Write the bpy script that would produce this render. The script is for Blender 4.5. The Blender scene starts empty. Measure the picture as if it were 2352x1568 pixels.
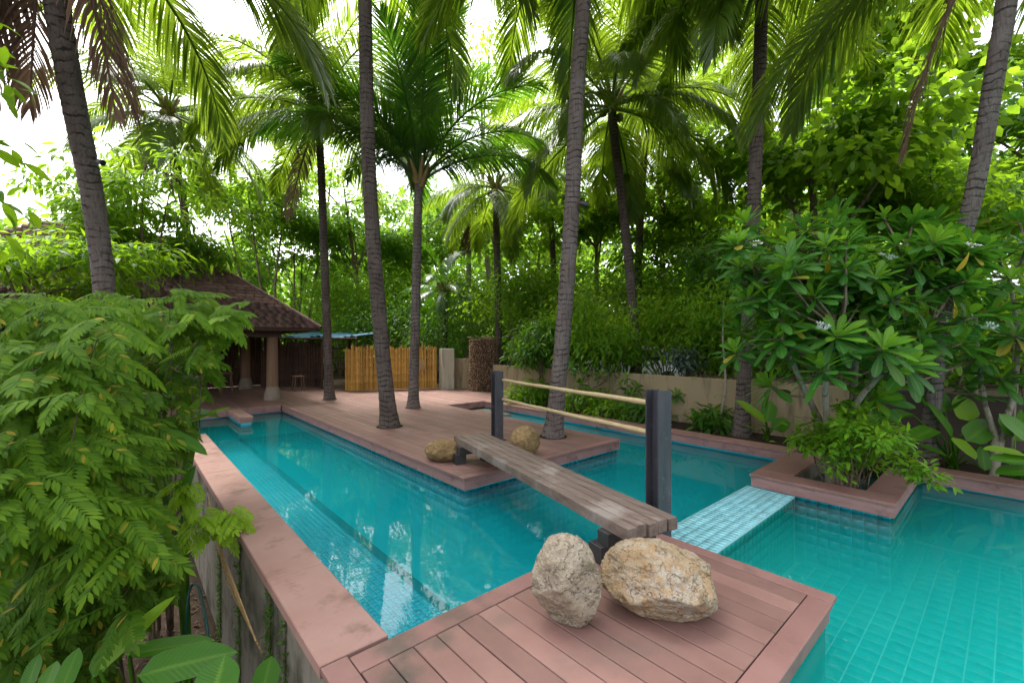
import bpy, math, random
import numpy as np
from mathutils import Vector, Matrix

random.seed(11)
RNG = np.random.default_rng(11)
R = math.radians
sc = bpy.context.scene
COL = sc.collection

# ------------------------------------------------------------------ camera, sky, sun, exposure
EYE = 1.6
HEAD = R(41.4)
FPX = 1015.0
cam = bpy.data.objects.new('camera', bpy.data.cameras.new('camera'))
cam.data.sensor_width = 36.0
cam.data.lens = 36.0 * FPX / 2352.0
cam.data.clip_start = 0.05
cam.data.clip_end = 600
cam.location = (0, 0, EYE)
cam.rotation_euler = (R(90), 0, -HEAD)
COL.objects.link(cam)
sc.camera = cam

SUN_EL, SUN_AZ = R(62), R(5)            # azimuth measured from +Y towards +X
world = bpy.data.worlds.new('World')
sc.world = world
world.use_nodes = True
wn = world.node_tree
for n in list(wn.nodes):
    wn.nodes.remove(n)
w_out = wn.nodes.new('ShaderNodeOutputWorld')
w_bg = wn.nodes.new('ShaderNodeBackground')
w_sky = wn.nodes.new('ShaderNodeTexSky')
w_sky.sky_type = 'NISHITA'
w_sky.sun_disc = False
w_sky.sun_elevation = SUN_EL
w_sky.sun_rotation = SUN_AZ
w_sky.air_density = 1.0
w_sky.dust_density = 4.0
w_sky.ozone_density = 1.0
w_hsv = wn.nodes.new('ShaderNodeHueSaturation')
w_hsv.inputs['Saturation'].default_value = 0.22
w_bg.inputs['Strength'].default_value = 0.15
wn.links.new(w_sky.outputs[0], w_hsv.inputs['Color'])
wn.links.new(w_hsv.outputs[0], w_bg.inputs['Color'])
wn.links.new(w_bg.outputs[0], w_out.inputs['Surface'])

sun = bpy.data.objects.new('sun', bpy.data.lights.new('sun', 'SUN'))
sun.data.energy = 1.5
sun.data.angle = R(12)
sun.data.color = (1.0, 0.95, 0.86)
sd = Vector((math.sin(SUN_AZ) * math.cos(SUN_EL), math.cos(SUN_AZ) * math.cos(SUN_EL), math.sin(SUN_EL)))
sun.rotation_euler = sd.to_track_quat('Z', 'Y').to_euler()
sun.location = sd * 40
COL.objects.link(sun)

sc.view_settings.view_transform = 'Standard'
sc.view_settings.look = 'None'
sc.view_settings.gamma = 1.0
sc.view_settings.exposure = 2.26
sc.view_settings.use_curve_mapping = False
sc.render.engine = 'CYCLES'
sc.cycles.use_denoising = True
sc.cycles.max_bounces = 9
sc.cycles.diffuse_bounces = 5
sc.cycles.glossy_bounces = 3
sc.cycles.transmission_bounces = 6
sc.cycles.volume_bounces = 2
sc.cycles.transparent_max_bounces = 12
sc.cycles.caustics_reflective = False
sc.cycles.caustics_refractive = False

# ------------------------------------------------------------------ helpers
FWD = Vector((math.sin(HEAD), math.cos(HEAD), 0))
RGT = Vector((math.cos(HEAD), -math.sin(HEAD), 0))


def at(px, py, dist):
    """point seen at (px, py) of a 2352 x 1568 frame, dist metres in front of the camera"""
    p = FWD * dist + RGT * ((px - 1176) / FPX * dist)
    p.z = EYE + (784 - py) / FPX * dist
    return p


def atz(px, py, z):
    return at(px, py, (EYE - z) * FPX / (py - 784))


def ipt(t, *stops):
    for (a, va), (b, vb) in zip(stops, stops[1:]):
        if t <= b:
            return va + (vb - va) * max(0, (t - a)) / (b - a)
    return stops[-1][1]


WM = {}


def link(o, parent, mat_world):
    if parent is None:
        o.matrix_basis = mat_world
    else:
        o.parent = parent
        o.matrix_basis = WM[parent.name].inverted() @ mat_world
    COL.objects.link(o)
    WM[o.name] = mat_world.copy()
    return o


def thing(name, label, cat, loc, group=None):
    o = bpy.data.objects.new(name, None)
    o.empty_display_size = 0.2
    link(o, None, Matrix.Translation(Vector(loc)))
    return tag(o, label, cat, group)


def tag(o, label=None, cat=None, group=None, kind=None):
    if label: o['label'] = label
    if cat: o['category'] = cat
    if group: o['group'] = group
    if kind: o['kind'] = kind
    return o


def struct_root(name):
    o = bpy.data.objects.new(name, None)
    o.empty_display_size = 0.2
    link(o, None, Matrix.Identity(4))
    o['kind'] = 'structure'
    return o


def obj(name, me, mat=None, parent=None, M=None):
    o = bpy.data.objects.new(name, me)
    if mat is not None and not me.materials:
        me.materials.append(mat)
    return link(o, parent, M if M is not None else Matrix.Identity(4))


def structure(name, me, mat):
    return tag(obj(name, me, mat), kind='structure')


class MB:
    """collects polygons for one mesh"""

    def __init__(self):
        self.v, self.f, self.smooth = [], [], []

    def add(self, vs, fs, smooth=False):
        k = len(self.v)
        self.v.extend(tuple(p) for p in vs)
        self.f.extend(tuple(i + k for i in f) for f in fs)
        self.smooth.extend([smooth] * len(fs))
        return self

    def box(self, x0, y0, z0, x1, y1, z1, c=0.0, M=None):
        if c:
            vs = [(x0, y0, z0), (x1, y0, z0), (x1, y1, z0), (x0, y1, z0),
                  (x0, y0, z1 - c), (x1, y0, z1 - c), (x1, y1, z1 - c), (x0, y1, z1 - c),
                  (x0 + c, y0 + c, z1), (x1 - c, y0 + c, z1), (x1 - c, y1 - c, z1), (x0 + c, y1 - c, z1)]
            fs = [(3, 2, 1, 0), (0, 1, 5, 4), (1, 2, 6, 5), (2, 3, 7, 6), (3, 0, 4, 7),
                  (4, 5, 9, 8), (5, 6, 10, 9), (6, 7, 11, 10), (7, 4, 8, 11), (8, 9, 10, 11)]
        else:
            vs = [(x0, y0, z0), (x1, y0, z0), (x1, y1, z0), (x0, y1, z0),
                  (x0, y0, z1), (x1, y0, z1), (x1, y1, z1), (x0, y1, z1)]
            fs = [(3, 2, 1, 0), (0, 1, 5, 4), (1, 2, 6, 5), (2, 3, 7, 6), (3, 0, 4, 7), (4, 5, 6, 7)]
        if M is not None:
            vs = [M @ Vector(p) for p in vs]
        return self.add(vs, fs)

    def tube(self, pts, radii, n=8, caps=True, smooth=True, jitter=0.0):
        pts = [Vector(p) for p in pts]
        if not hasattr(radii, '__len__'):
            radii = [radii] * len(pts)
        t0 = (pts[1] - pts[0]).normalized()
        a = Vector((1, 0, 0)) if abs(t0.x) < 0.9 else Vector((0, 1, 0))
        nx = (a - t0 * a.dot(t0)).normalized()
        vs, k = [], len(pts)
        for i, p in enumerate(pts):
            t = (pts[min(i + 1, k - 1)] - pts[max(i - 1, 0)]).normalized()
            nx = (nx - t * nx.dot(t)).normalized()
            ny = t.cross(nx)
            for j in range(n):
                an = 2 * math.pi * j / n
                r = radii[i] * (1 + (random.uniform(-jitter, jitter) if jitter else 0))
                vs.append(p + (nx * math.cos(an) + ny * math.sin(an)) * r)
        fs = []
        for i in range(k - 1):
            for j in range(n):
                fs.append((i * n + j, i * n + (j + 1) % n, (i + 1) * n + (j + 1) % n, (i + 1) * n + j))
        self.add(vs, fs, smooth)
        if caps:
            self.add([vs[j] for j in range(n)], [tuple(range(n - 1, -1, -1))])
            self.add([vs[(k - 1) * n + j] for j in range(n)], [tuple(range(n))])
        return self

    def lathe(self, prof, n=16, M=None, sx=1.0, sy=1.0):
        vs = []
        for r, z in prof:
            for j in range(n):
                an = 2 * math.pi * j / n
                p = Vector((r * math.cos(an) * sx, r * math.sin(an) * sy, z))
                vs.append(M @ p if M is not None else p)
        k = len(prof)
        fs = [(i * n + j, i * n + (j + 1) % n, (i + 1) * n + (j + 1) % n, (i + 1) * n + j)
              for i in range(k - 1) for j in range(n)]
        self.add(vs, fs, True)
        self.add([vs[j] for j in range(n)], [tuple(range(n - 1, -1, -1))])
        self.add([vs[(k - 1) * n + j] for j in range(n)], [tuple(range(n))])
        return self

    def mesh(self, name):
        me = bpy.data.meshes.new(name)
        me.from_pydata(self.v, [], self.f)
        me.polygons.foreach_set('use_smooth', self.smooth)
        me.update()
        return me


def np_mesh(name, V, F, UV=None, smooth=False):
    V = np.asarray(V, np.float32); F = np.asarray(F, np.int32)
    me = bpy.data.meshes.new(name)
    me.vertices.add(len(V)); me.vertices.foreach_set('co', V.ravel())
    me.loops.add(F.size); me.loops.foreach_set('vertex_index', F.ravel())
    me.polygons.add(len(F)); me.polygons.foreach_set('loop_start', np.arange(0, F.size, F.shape[1], dtype=np.int32))
    if UV is not None:
        lay = me.uv_layers.new(name='UVMap')
        lay.data.foreach_set('uv', np.asarray(UV, np.float32)[F.ravel()].ravel())
    if smooth:
        me.polygons.foreach_set('use_smooth', np.ones(len(F), bool))
    me.update(calc_edges=True)
    return me


class Var:
    """a small quad mesh that many pieces share"""

    def __init__(self, name, V, F, UV, mat, smooth=True):
        self.name, self.mat, self.smooth = name, mat, smooth
        self.V = np.asarray(V, float); self.F = np.asarray(F, int)
        self.UV = np.zeros((len(self.V), 2)) if UV is None else np.asarray(UV, float)
        self._m = None

    @property
    def me(self):
        if self._m is None:
            self._m = np_mesh(self.name, self.V, self.F, self.UV, self.smooth)
            self._m.materials.append(self.mat)
        return self._m

    def with_mat(self, mat):
        return Var(self.name, self.V, self.F, self.UV, mat, self.smooth)


def merged(name, vars_, which, Ms):
    """one mesh out of many placed variants; Ms (N,4,4)"""
    Vs, Fs, Us, k = [], [], [], 0
    which = np.asarray(which)
    for i, va in enumerate(vars_):
        sel = Ms[which == i]
        if not len(sel):
            continue
        P = np.einsum('nij,vj->nvi', sel[:, :3, :3], va.V) + sel[:, None, :3, 3]
        n, v = P.shape[:2]
        Fs.append((va.F[None] + (np.arange(n) * v)[:, None, None]).reshape(-1, va.F.shape[1]) + k)
        Vs.append(P.reshape(-1, 3)); Us.append(np.tile(va.UV, (n, 1))); k += n * v
    return np_mesh(name, np.concatenate(Vs), np.concatenate(Fs), np.concatenate(Us), vars_[0].smooth)


def pieces(parent, name, vars_, which, Ms, limit=300, stuff='foliage', label=None):
    """the nearest 'limit' pieces as objects of their own, the others joined into one part"""
    Ms = np.asarray(Ms, float); which = np.asarray(which)
    d = np.linalg.norm(Ms[:, :3, 3] - np.array([0, 0, EYE]), axis=1)
    order = np.argsort(d)
    for i in order[:limit]:
        o = bpy.data.objects.new(name, vars_[which[i]].me)
        link(o, parent, Matrix(Ms[i].tolist()))
        if label: o['label'] = label
    rest = order[limit:]
    if len(rest):
        me = merged(stuff, vars_, which[rest], Ms[rest])
        me.materials.append(vars_[0].mat)
        tag(obj(stuff, me, None, parent), kind='stuff')


def frames(pos, d, up, scale):
    pos = np.asarray(pos, float); d = np.asarray(d, float); up = np.asarray(up, float)
    d = d / np.linalg.norm(d, axis=1, keepdims=True)
    x = np.cross(d, up); x /= np.linalg.norm(x, axis=1, keepdims=True) + 1e-9
    z = np.cross(x, d)
    M = np.zeros((len(pos), 4, 4)); M[:, 3, 3] = 1
    s = np.broadcast_to(np.asarray(scale, float), (len(pos),))[:, None]
    M[:, :3, 0], M[:, :3, 1], M[:, :3, 2], M[:, :3, 3] = x * s, d * s, z * s, pos
    return M


# ------------------------------------------------------------------ materials
def new_mat(name):
    m = bpy.data.materials.new(name)
    m.use_nodes = True
    nt = m.node_tree
    for n in list(nt.nodes):
        nt.nodes.remove(n)
    return m, nt, nt.nodes.new('ShaderNodeOutputMaterial')


class NT:
    def __init__(self, nt):
        self.nt = nt

    def n(self, t, **kw):
        nd = self.nt.nodes.new('ShaderNode' + t)
        for k, v in kw.items():
            if k in nd.inputs.keys():
                self.set(nd.inputs[k], v)
            else:
                setattr(nd, k, v)
        return nd

    def set(self, sock, v):
        if hasattr(v, 'is_output') or isinstance(v, bpy.types.NodeSocket):
            self.nt.links.new(v, sock)
        else:
            sock.default_value = v

    def math(self, op, a, b=0.0, c=0.0, clamp=False):
        nd = self.nt.nodes.new('ShaderNodeMath'); nd.operation = op; nd.use_clamp = clamp
        self.set(nd.inputs[0], a); self.set(nd.inputs[1], b); self.set(nd.inputs[2], c)
        return nd.outputs[0]

    def mix(self, f, a, b, blend='MIX'):
        nd = self.nt.nodes.new('ShaderNodeMix'); nd.data_type = 'RGBA'; nd.blend_type = blend
        self.set(nd.inputs[0], f)
        self.set(nd.inputs[6], rgba(a)); self.set(nd.inputs[7], rgba(b))
        return nd.outputs[2]

    def pos(self, scale=(1, 1, 1)):
        g = self.nt.nodes.new('ShaderNodeNewGeometry')
        mp = self.nt.nodes.new('ShaderNodeMapping')
        mp.inputs['Scale'].default_value = scale
        self.nt.links.new(g.outputs['Position'], mp.inputs['Vector'])
        return mp.outputs[0]

    def noise(self, vec, scale, detail=4, rough=0.55):
        nd = self.n('TexNoise')
        self.nt.links.new(vec, nd.inputs['Vector'])
        nd.inputs['Scale'].default_value = scale
        nd.inputs['Detail'].default_value = detail
        nd.inputs['Roughness'].default_value = rough
        return nd.outputs[0]

    def ramp(self, f, *stops):
        nd = self.nt.nodes.new('ShaderNodeMapRange')
        (a, va), (b, vb) = stops
        nd.inputs[1].default_value, nd.inputs[2].default_value = a, b
        nd.inputs[3].default_value, nd.inputs[4].default_value = va, vb
        self.nt.links.new(f, nd.inputs[0])
        return nd.outputs[0]

    def rand(self):
        a = self.nt.nodes.new('ShaderNodeObjectInfo').outputs['Random']
        b = self.nt.nodes.new('ShaderNodeNewGeometry').outputs['Random Per Island']
        return self.math('FRACT', self.math('ADD', a, b))

    def bump(self, h, strength=0.5, dist=0.01):
        nd = self.nt.nodes.new('ShaderNodeBump')
        nd.inputs['Strength'].default_value = strength
        nd.inputs['Distance'].default_value = dist
        self.nt.links.new(h, nd.inputs['Height'])
        return nd.outputs[0]

    def bsdf(self, out, color, rough=0.6, spec=0.3, normal=None, metallic=0.0):
        p = self.nt.nodes.new('ShaderNodeBsdfPrincipled')
        self.set(p.inputs['Base Color'], rgba(color))
        self.set(p.inputs['Roughness'], rough)
        p.inputs['Specular IOR Level'].default_value = spec
        p.inputs['Metallic'].default_value = metallic
        if normal is not None:
            self.nt.links.new(normal, p.inputs['Normal'])
        if out is not None:
            self.nt.links.new(p.outputs[0], out.inputs[0])
        return p


def rgba(c):
    if isinstance(c, tuple) and len(c) == 3:
        return (*c, 1.0)
    return c


ALB = 0.72                                # measured colours were read off a bright picture; real paint and stone are darker


def simple(name, c1, c2, scale=6, rough=0.7, spec=0.3, stretch=(1, 1, 1), bump=0.3, dist=0.004, rnd=0.0, fine=60, metallic=0.0,
           stain=None, stain_scale=1.5, stain_lo=0.55, spots=(), stain_stretch=(1, 1, 1)):
    if 'tile' not in name and 'grout' not in name:
        c1, c2, stain = [None if c is None else tuple(x * ALB for x in c) for c in (c1, c2, stain)]
    m, nt, out = new_mat(name)
    N = NT(nt)
    v = N.pos(stretch)
    a = N.noise(v, scale, 6)
    b = N.noise(v, fine, 4)
    col = N.mix(N.ramp(a, (0.3, 0), (0.7, 1)), c1, c2)
    col = N.mix(N.math('MULTIPLY', N.ramp(b, (0.35, 0), (0.65, 1)), 0.35), col, c2)
    if stain is not None:
        s = N.noise(N.pos(stain_stretch), stain_scale, 5, 0.65)
        col = N.mix(N.ramp(s, (stain_lo, 0), (stain_lo + 0.14, 0.8)), col, stain)
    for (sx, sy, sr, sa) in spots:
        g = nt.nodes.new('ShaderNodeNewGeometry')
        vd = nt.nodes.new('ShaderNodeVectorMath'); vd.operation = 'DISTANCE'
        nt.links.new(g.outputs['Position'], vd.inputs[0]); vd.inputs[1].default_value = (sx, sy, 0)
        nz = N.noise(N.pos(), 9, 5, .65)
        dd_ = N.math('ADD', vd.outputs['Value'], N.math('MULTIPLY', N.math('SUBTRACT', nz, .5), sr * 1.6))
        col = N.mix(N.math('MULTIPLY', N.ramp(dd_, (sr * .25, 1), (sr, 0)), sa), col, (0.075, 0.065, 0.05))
    if rnd:
        r = N.rand()
        h = N.n('HueSaturation'); N.set(h.inputs['Value'], N.ramp(r, (0, 1 - rnd), (1, 1 + rnd)))
        N.set(h.inputs['Color'], col); col = h.outputs[0]
    N.bsdf(out, col, rough, spec, N.bump(N.math('ADD', a, N.math('MULTIPLY', b, 0.5)), bump, dist), metallic)
    return m


def leaf_mat(name, c1, c2, trans, rough=0.5, spec=0.2, tf=0.45, vein=None, ribs=0, yellow=0.0, ycol=(0.35, 0.28, 0.03)):
    c1, c2 = tuple(x * .78 for x in c1), tuple(x * .78 for x in c2)
    trans = tuple(x * .92 for x in trans)
    if vein is not None: vein = tuple(x * .8 for x in vein)
    m, nt, out = new_mat(name)
    N = NT(nt)
    r = N.rand()
    col = N.mix(r, c1, c2)
    tr = N.mix(r, tuple(x * 0.8 for x in trans), trans)
    if yellow:
        y = N.ramp(N.math('FRACT', N.math('MULTIPLY', r, 37.7)), (1 - yellow - 0.02, 0), (1 - yellow, 1))
        col = N.mix(y, col, ycol); tr = N.mix(y, tr, ycol)
    h = None
    if vein is not None:
        uv = nt.nodes.new('ShaderNodeUVMap').outputs[0]
        sx = nt.nodes.new('ShaderNodeSeparateXYZ'); nt.links.new(uv, sx.inputs[0])
        ax = N.math('ABSOLUTE', N.math('SUBTRACT', sx.outputs[0], 0.5))
        mid = N.ramp(ax, (0.035, 1), (0.075, 0))
        f = N.math('MULTIPLY', mid, 0.75)
        if ribs:
            ph = N.math('MULTIPLY', N.math('SUBTRACT', sx.outputs[1], N.math('MULTIPLY', ax, 0.35)), ribs)
            w = N.math('SINE', N.math('MULTIPLY', ph, 6.2832))
            rib = N.ramp(w, (0.75, 0), (1.0, 0.3))
            f = N.math('MAXIMUM', f, rib)
            h = N.bump(w, 0.25, 0.004)
        col = N.mix(f, col, vein); tr = N.mix(f, tr, vein)
    p = N.bsdf(None, col, rough, spec, h)
    t = nt.nodes.new('ShaderNodeBsdfTranslucent')
    N.set(t.inputs[0], rgba(tr))
    ms = nt.nodes.new('ShaderNodeMixShader'); ms.inputs[0].default_value = tf
    nt.links.new(p.outputs[0], ms.inputs[1]); nt.links.new(t.outputs[0], ms.inputs[2])
    nt.links.new(ms.outputs[0], out.inputs[0])
    return m


def water_mat(name, dens, color):
    m, nt, out = new_mat(name)
    N = NT(nt)
    a = N.noise(N.pos((1, 1, 1)), 2.2, 3, 0.5)
    b = N.noise(N.pos((1, 1.6, 1)), 9.0, 2, 0.5)
    bm = N.bump(N.math('ADD', a, N.math('MULTIPLY', b, 0.10)), 0.055, 0.03)
    fr = nt.nodes.new('ShaderNodeFresnel'); fr.inputs[0].default_value = 1.33; nt.links.new(bm, fr.inputs[1])
    tr = nt.nodes.new('ShaderNodeBsdfTransparent')
    gl = nt.nodes.new('ShaderNodeBsdfGlossy'); gl.inputs['Roughness'].default_value = 0.0
    nt.links.new(bm, gl.inputs['Normal'])
    ms = nt.nodes.new('ShaderNodeMixShader')
    nt.links.new(fr.outputs[0], ms.inputs[0])
    nt.links.new(tr.outputs[0], ms.inputs[1]); nt.links.new(gl.outputs[0], ms.inputs[2])
    nt.links.new(ms.outputs[0], out.inputs[0])
    v = nt.nodes.new('ShaderNodeVolumePrincipled')
    v.inputs['Density'].default_value = dens
    v.inputs['Color'].default_value = (*color, 1)
    v.inputs['Absorption Color'].default_value = (0, 0, 0, 1)
    nt.links.new(v.outputs[0], out.inputs['Volume'])
    return m


def trunk_mat(name, c1, c2, dark, rings=11.0):
    c1, c2, dark = [tuple(x * ALB for x in c) for c in (c1, c2, dark)]
    m, nt, out = new_mat(name)
    N = NT(nt)
    big = N.noise(N.pos((1, 1, .6)), 2.5, 6, 0.65)
    ver = N.noise(N.pos((1, 1, 0.07)), 46, 4)
    wob = N.noise(N.pos((1, 1, .5)), 4.0, 3)
    fine = N.noise(N.pos((1, 1, 1)), 75, 4, .7)
    sx = nt.nodes.new('ShaderNodeSeparateXYZ'); nt.links.new(N.pos(), sx.inputs[0])
    ph = N.math('ADD', N.math('MULTIPLY', sx.outputs[2], rings), N.math('MULTIPLY', wob, 2.2))
    fr = N.math('FRACT', ph)
    line = N.ramp(N.math('ABSOLUTE', N.math('SUBTRACT', fr, .5)), (0.06, 1), (0.17, 0))
    brk = N.ramp(N.noise(N.pos((1, 1, .8)), 7, 3), (0.38, 0), (0.6, 1))
    line = N.math('MULTIPLY', line, brk)
    col = N.mix(N.ramp(big, (0.35, 0), (0.65, 1)), c1, c2)
    col = N.mix(N.ramp(ver, (0.52, 0), (0.66, 0.55)), col, dark)
    col = N.mix(N.math('MULTIPLY', N.ramp(fine, (0.5, 0), (0.68, 1)), .5), col, dark)
    col = N.mix(N.math('MULTIPLY', line, .85), col, dark)
    h = N.math('SUBTRACT', N.math('ADD', N.math('MULTIPLY', ver, .5), N.math('MULTIPLY', fine, .5)), line)
    N.bsdf(out, col, 0.88, 0.15, N.bump(h, 0.8, 0.012))
    return m


MAT = {}
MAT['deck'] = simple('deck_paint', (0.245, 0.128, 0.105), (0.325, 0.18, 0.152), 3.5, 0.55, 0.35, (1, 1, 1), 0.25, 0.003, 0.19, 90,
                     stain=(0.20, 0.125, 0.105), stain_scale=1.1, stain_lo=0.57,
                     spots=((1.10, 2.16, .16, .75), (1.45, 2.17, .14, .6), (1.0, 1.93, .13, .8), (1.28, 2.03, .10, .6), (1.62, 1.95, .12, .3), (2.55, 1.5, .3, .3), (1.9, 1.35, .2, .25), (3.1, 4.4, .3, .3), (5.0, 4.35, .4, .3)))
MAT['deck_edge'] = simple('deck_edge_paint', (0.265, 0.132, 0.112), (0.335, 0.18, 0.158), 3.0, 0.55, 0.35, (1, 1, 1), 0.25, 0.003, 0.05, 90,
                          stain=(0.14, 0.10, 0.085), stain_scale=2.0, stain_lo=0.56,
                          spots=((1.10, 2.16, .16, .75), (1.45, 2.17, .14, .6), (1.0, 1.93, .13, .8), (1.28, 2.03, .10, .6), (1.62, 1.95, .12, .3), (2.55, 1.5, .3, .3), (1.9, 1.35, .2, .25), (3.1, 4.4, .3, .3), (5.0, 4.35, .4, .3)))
MAT['fascia'] = simple('fascia_paint', (0.30, 0.155, 0.145), (0.40, 0.24, 0.225), 4.0, 0.7, 0.25, (1, 1, 3), 0.35, 0.004, 0.05, 70,
                       stain=(0.13, 0.075, 0.06), stain_scale=3.0, stain_lo=0.55)
MAT['coping'] = simple('coping_stone', (0.34, 0.185, 0.15), (0.45, 0.275, 0.235), 2.2, 0.75, 0.25, (1, 1, 1), 0.4, 0.003, 0.05, 160,
                       stain=(0.21, 0.125, 0.095), stain_scale=2.6, stain_lo=0.54)
MAT['concrete'] = simple('stained_concrete', (0.30, 0.27, 0.22), (0.20, 0.175, 0.14), 3.0, 0.9, 0.15, (5, 5, 0.35), 0.5, 0.008, 0, 50,
                         stain=(0.045, 0.05, 0.03), stain_scale=1.6, stain_lo=0.5)
MAT['wall_tan'] = simple('tan_render', (0.40, 0.31, 0.19), (0.33, 0.255, 0.155), 2.0, 0.9, 0.15, (1, 1, 0.5), 0.25, 0.004, 0, 60,
                         stain=(0.15, 0.125, 0.08), stain_scale=2.2, stain_lo=0.52, stain_stretch=(2.2, 2.2, .3))
MAT['wall_dark'] = simple('darker_wall', (0.10, 0.075, 0.07), (0.135, 0.10, 0.09), 2.0, 0.9, 0.15, (1, 1, 0.5), 0.25, 0.004, 0, 60)  # darker brown than the tan wall it continues
MAT['white_plaster'] = simple('cream_plaster', (0.60, 0.55, 0.43), (0.48, 0.43, 0.33), 4, 0.85, 0.2, (1, 1, 0.4), 0.3, 0.004, 0, 60,
                              stain=(0.20, 0.17, 0.12), stain_scale=3, stain_lo=0.53, stain_stretch=(2.5, 2.5, .35))
MAT['soil'] = simple('dark_soil', (0.035, 0.025, 0.018), (0.06, 0.043, 0.03), 5, 0.95, 0.1, (1, 1, 1), 0.9, 0.03, 0, 40)
MAT['steel'] = simple('weathered_steel', (0.035, 0.035, 0.042), (0.07, 0.07, 0.085), 5, 0.42, 0.5, (3, 3, 0.4), 0.2, 0.002, 0, 40,
                      stain=(0.16, 0.16, 0.18), stain_scale=7, stain_lo=0.6)
MAT['steel2'] = simple('dark_steel', (0.02, 0.02, 0.022), (0.045, 0.042, 0.04), 6, 0.5, 0.5, (1, 1, 1), 0.2, 0.002, 0, 60)
MAT['wood'] = simple('grey_weathered_wood', (0.32, 0.245, 0.205), (0.17, 0.12, 0.095), 3, 0.8, 0.2, (9, .7, 9), 0.6, 0.004, 0.28, 22,
                     stain=(0.42, 0.36, 0.32), stain_scale=2.2, stain_lo=0.52)
MAT['bamboo_pale'] = simple('pale_bamboo', (0.52, 0.37, 0.19), (0.60, 0.46, 0.27), 8, 0.45, 0.4, (1, 1, 1), 0.15, 0.002, 0, 50)
MAT['bamboo_gold'] = simple('golden_bamboo', (0.72, 0.40, 0.075), (0.46, 0.23, 0.045), 1.3, 0.45, 0.4, (1, 1, 1), 0.2, 0.003, 0.35, 30)
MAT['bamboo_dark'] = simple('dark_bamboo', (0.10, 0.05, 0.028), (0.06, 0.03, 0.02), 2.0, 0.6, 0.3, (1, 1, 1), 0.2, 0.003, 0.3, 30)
MAT['shingle'] = simple('brown_shingle', (0.19, 0.105, 0.09), (0.26, 0.155, 0.135), 3.0, 0.8, 0.25, (1, 1, 1), 0.4, 0.006, 0.25, 40)
MAT['roof_under'] = simple('dark_roof_boards', (0.05, 0.03, 0.02), (0.07, 0.04, 0.03), 3.0, 0.8, 0.2)
MAT['dark_wood'] = simple('dark_brown_wood', (0.06, 0.032, 0.02), (0.10, 0.055, 0.035), 4, 0.6, 0.3, (4, 4, 0.5), 0.3, 0.003)
MAT['pillar_wood'] = simple('pillar_timber', (0.20, 0.115, 0.07), (0.27, 0.17, 0.11), 4, 0.75, 0.2, (6, 6, 0.5), 0.5, 0.006)
MAT['pillar_base'] = simple('pillar_plinth_cement', (0.34, 0.28, 0.22), (0.24, 0.19, 0.15), 5, 0.9, 0.15)
MAT['blue_sheet'] = simple('blue_sheet', (0.03, 0.13, 0.24), (0.05, 0.18, 0.30), 3, 0.5, 0.4)
MAT['hose'] = simple('green_hose_rubber', (0.01, 0.10, 0.085), (0.015, 0.12, 0.10), 3, 0.4, 0.5)
MAT['stalk'] = simple('dry_stalk', (0.42, 0.28, 0.13), (0.30, 0.18, 0.08), 6, 0.8, 0.2, (3, 3, 0.5))
MAT['pebble'] = simple('brown_chips', (0.20, 0.12, 0.07), (0.30, 0.20, 0.13), 9, 0.85, 0.2, (1, 1, 1), 0.5, 0.006, 0.55, 40)
MAT['pebble_core'] = simple('brown_core', (0.05, 0.03, 0.02), (0.08, 0.05, 0.03), 9, 0.9, 0.1)
MAT['grout'] = simple('pale_grout', (0.35, 0.62, 0.64), (0.30, 0.55, 0.58), 6, 0.8, 0.2)
MAT['grout_dim'] = simple('teal_grout', (0.10, 0.50, 0.54), (0.09, 0.46, 0.50), 6, 0.8, 0.2)
MAT['tile_blue'] = simple('blue_tile', (0.02, 0.32, 0.43), (0.025, 0.37, 0.48), 4, 0.15, 0.5, (1, 1, 1), 0.05, 0.001, 0.10, 30)
MAT['tile_teal'] = simple('teal_tile', (0.015, 0.40, 0.38), (0.02, 0.45, 0.42), 4, 0.15, 0.5, (1, 1, 1), 0.05, 0.001, 0.05, 30)
MAT['grout_teal'] = simple('sea_green_grout', (0.30, 0.75, 0.70), (0.27, 0.70, 0.66), 6, 0.8, 0.2)
MAT['tile_pale'] = simple('pale_tile', (0.16, 0.44, 0.50), (0.22, 0.50, 0.56), 5, 0.08, 0.6, (1, 1, 1), 0.05, 0.001, 0.14, 30)
MAT['gap_line'] = simple('dark_tile', (0.008, 0.05, 0.06), (0.01, 0.06, 0.07), 4, 0.2, 0.5)
MAT['water_blue'] = water_mat('pool_water_blue', 0.95, (0.03, 0.915, 0.975))
MAT['water_green'] = water_mat('pool_water_green', 0.8, (0.04, 0.955, 0.915))
MAT['trunk_grey'] = trunk_mat('palm_bark_grey', (0.23, 0.19, 0.165), (0.31, 0.265, 0.24), (0.05, 0.04, 0.034))
MAT['trunk_dark'] = trunk_mat('palm_bark_brown', (0.115, 0.088, 0.075), (0.185, 0.148, 0.132), (0.025, 0.018, 0.015))
MAT['trunk_mid'] = trunk_mat('palm_bark_umber', (0.165, 0.13, 0.115), (0.245, 0.205, 0.19), (0.038, 0.028, 0.024))
MAT['bark'] = trunk_mat('tree_bark', (0.20, 0.15, 0.10), (0.27, 0.215, 0.155), (0.08, 0.055, 0.035), 2.0)
MAT['bark_pale'] = trunk_mat('pale_bark', (0.40, 0.36, 0.29), (0.30, 0.26, 0.20), (0.16, 0.13, 0.10), 3.0)
MAT['petiole'] = simple('frond_base', (0.30, 0.22, 0.08), (0.22, 0.15, 0.06), 8, 0.7, 0.2, (4, 4, 0.6))
MAT['coconut'] = simple('coconut_husk', (0.20, 0.22, 0.05), (0.28, 0.22, 0.06), 6, 0.6, 0.3, rnd=0.3)
MAT['flower'] = simple('white_petal', (0.80, 0.79, 0.74), (0.82, 0.80, 0.70), 6, 0.6, 0.2)
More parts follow.
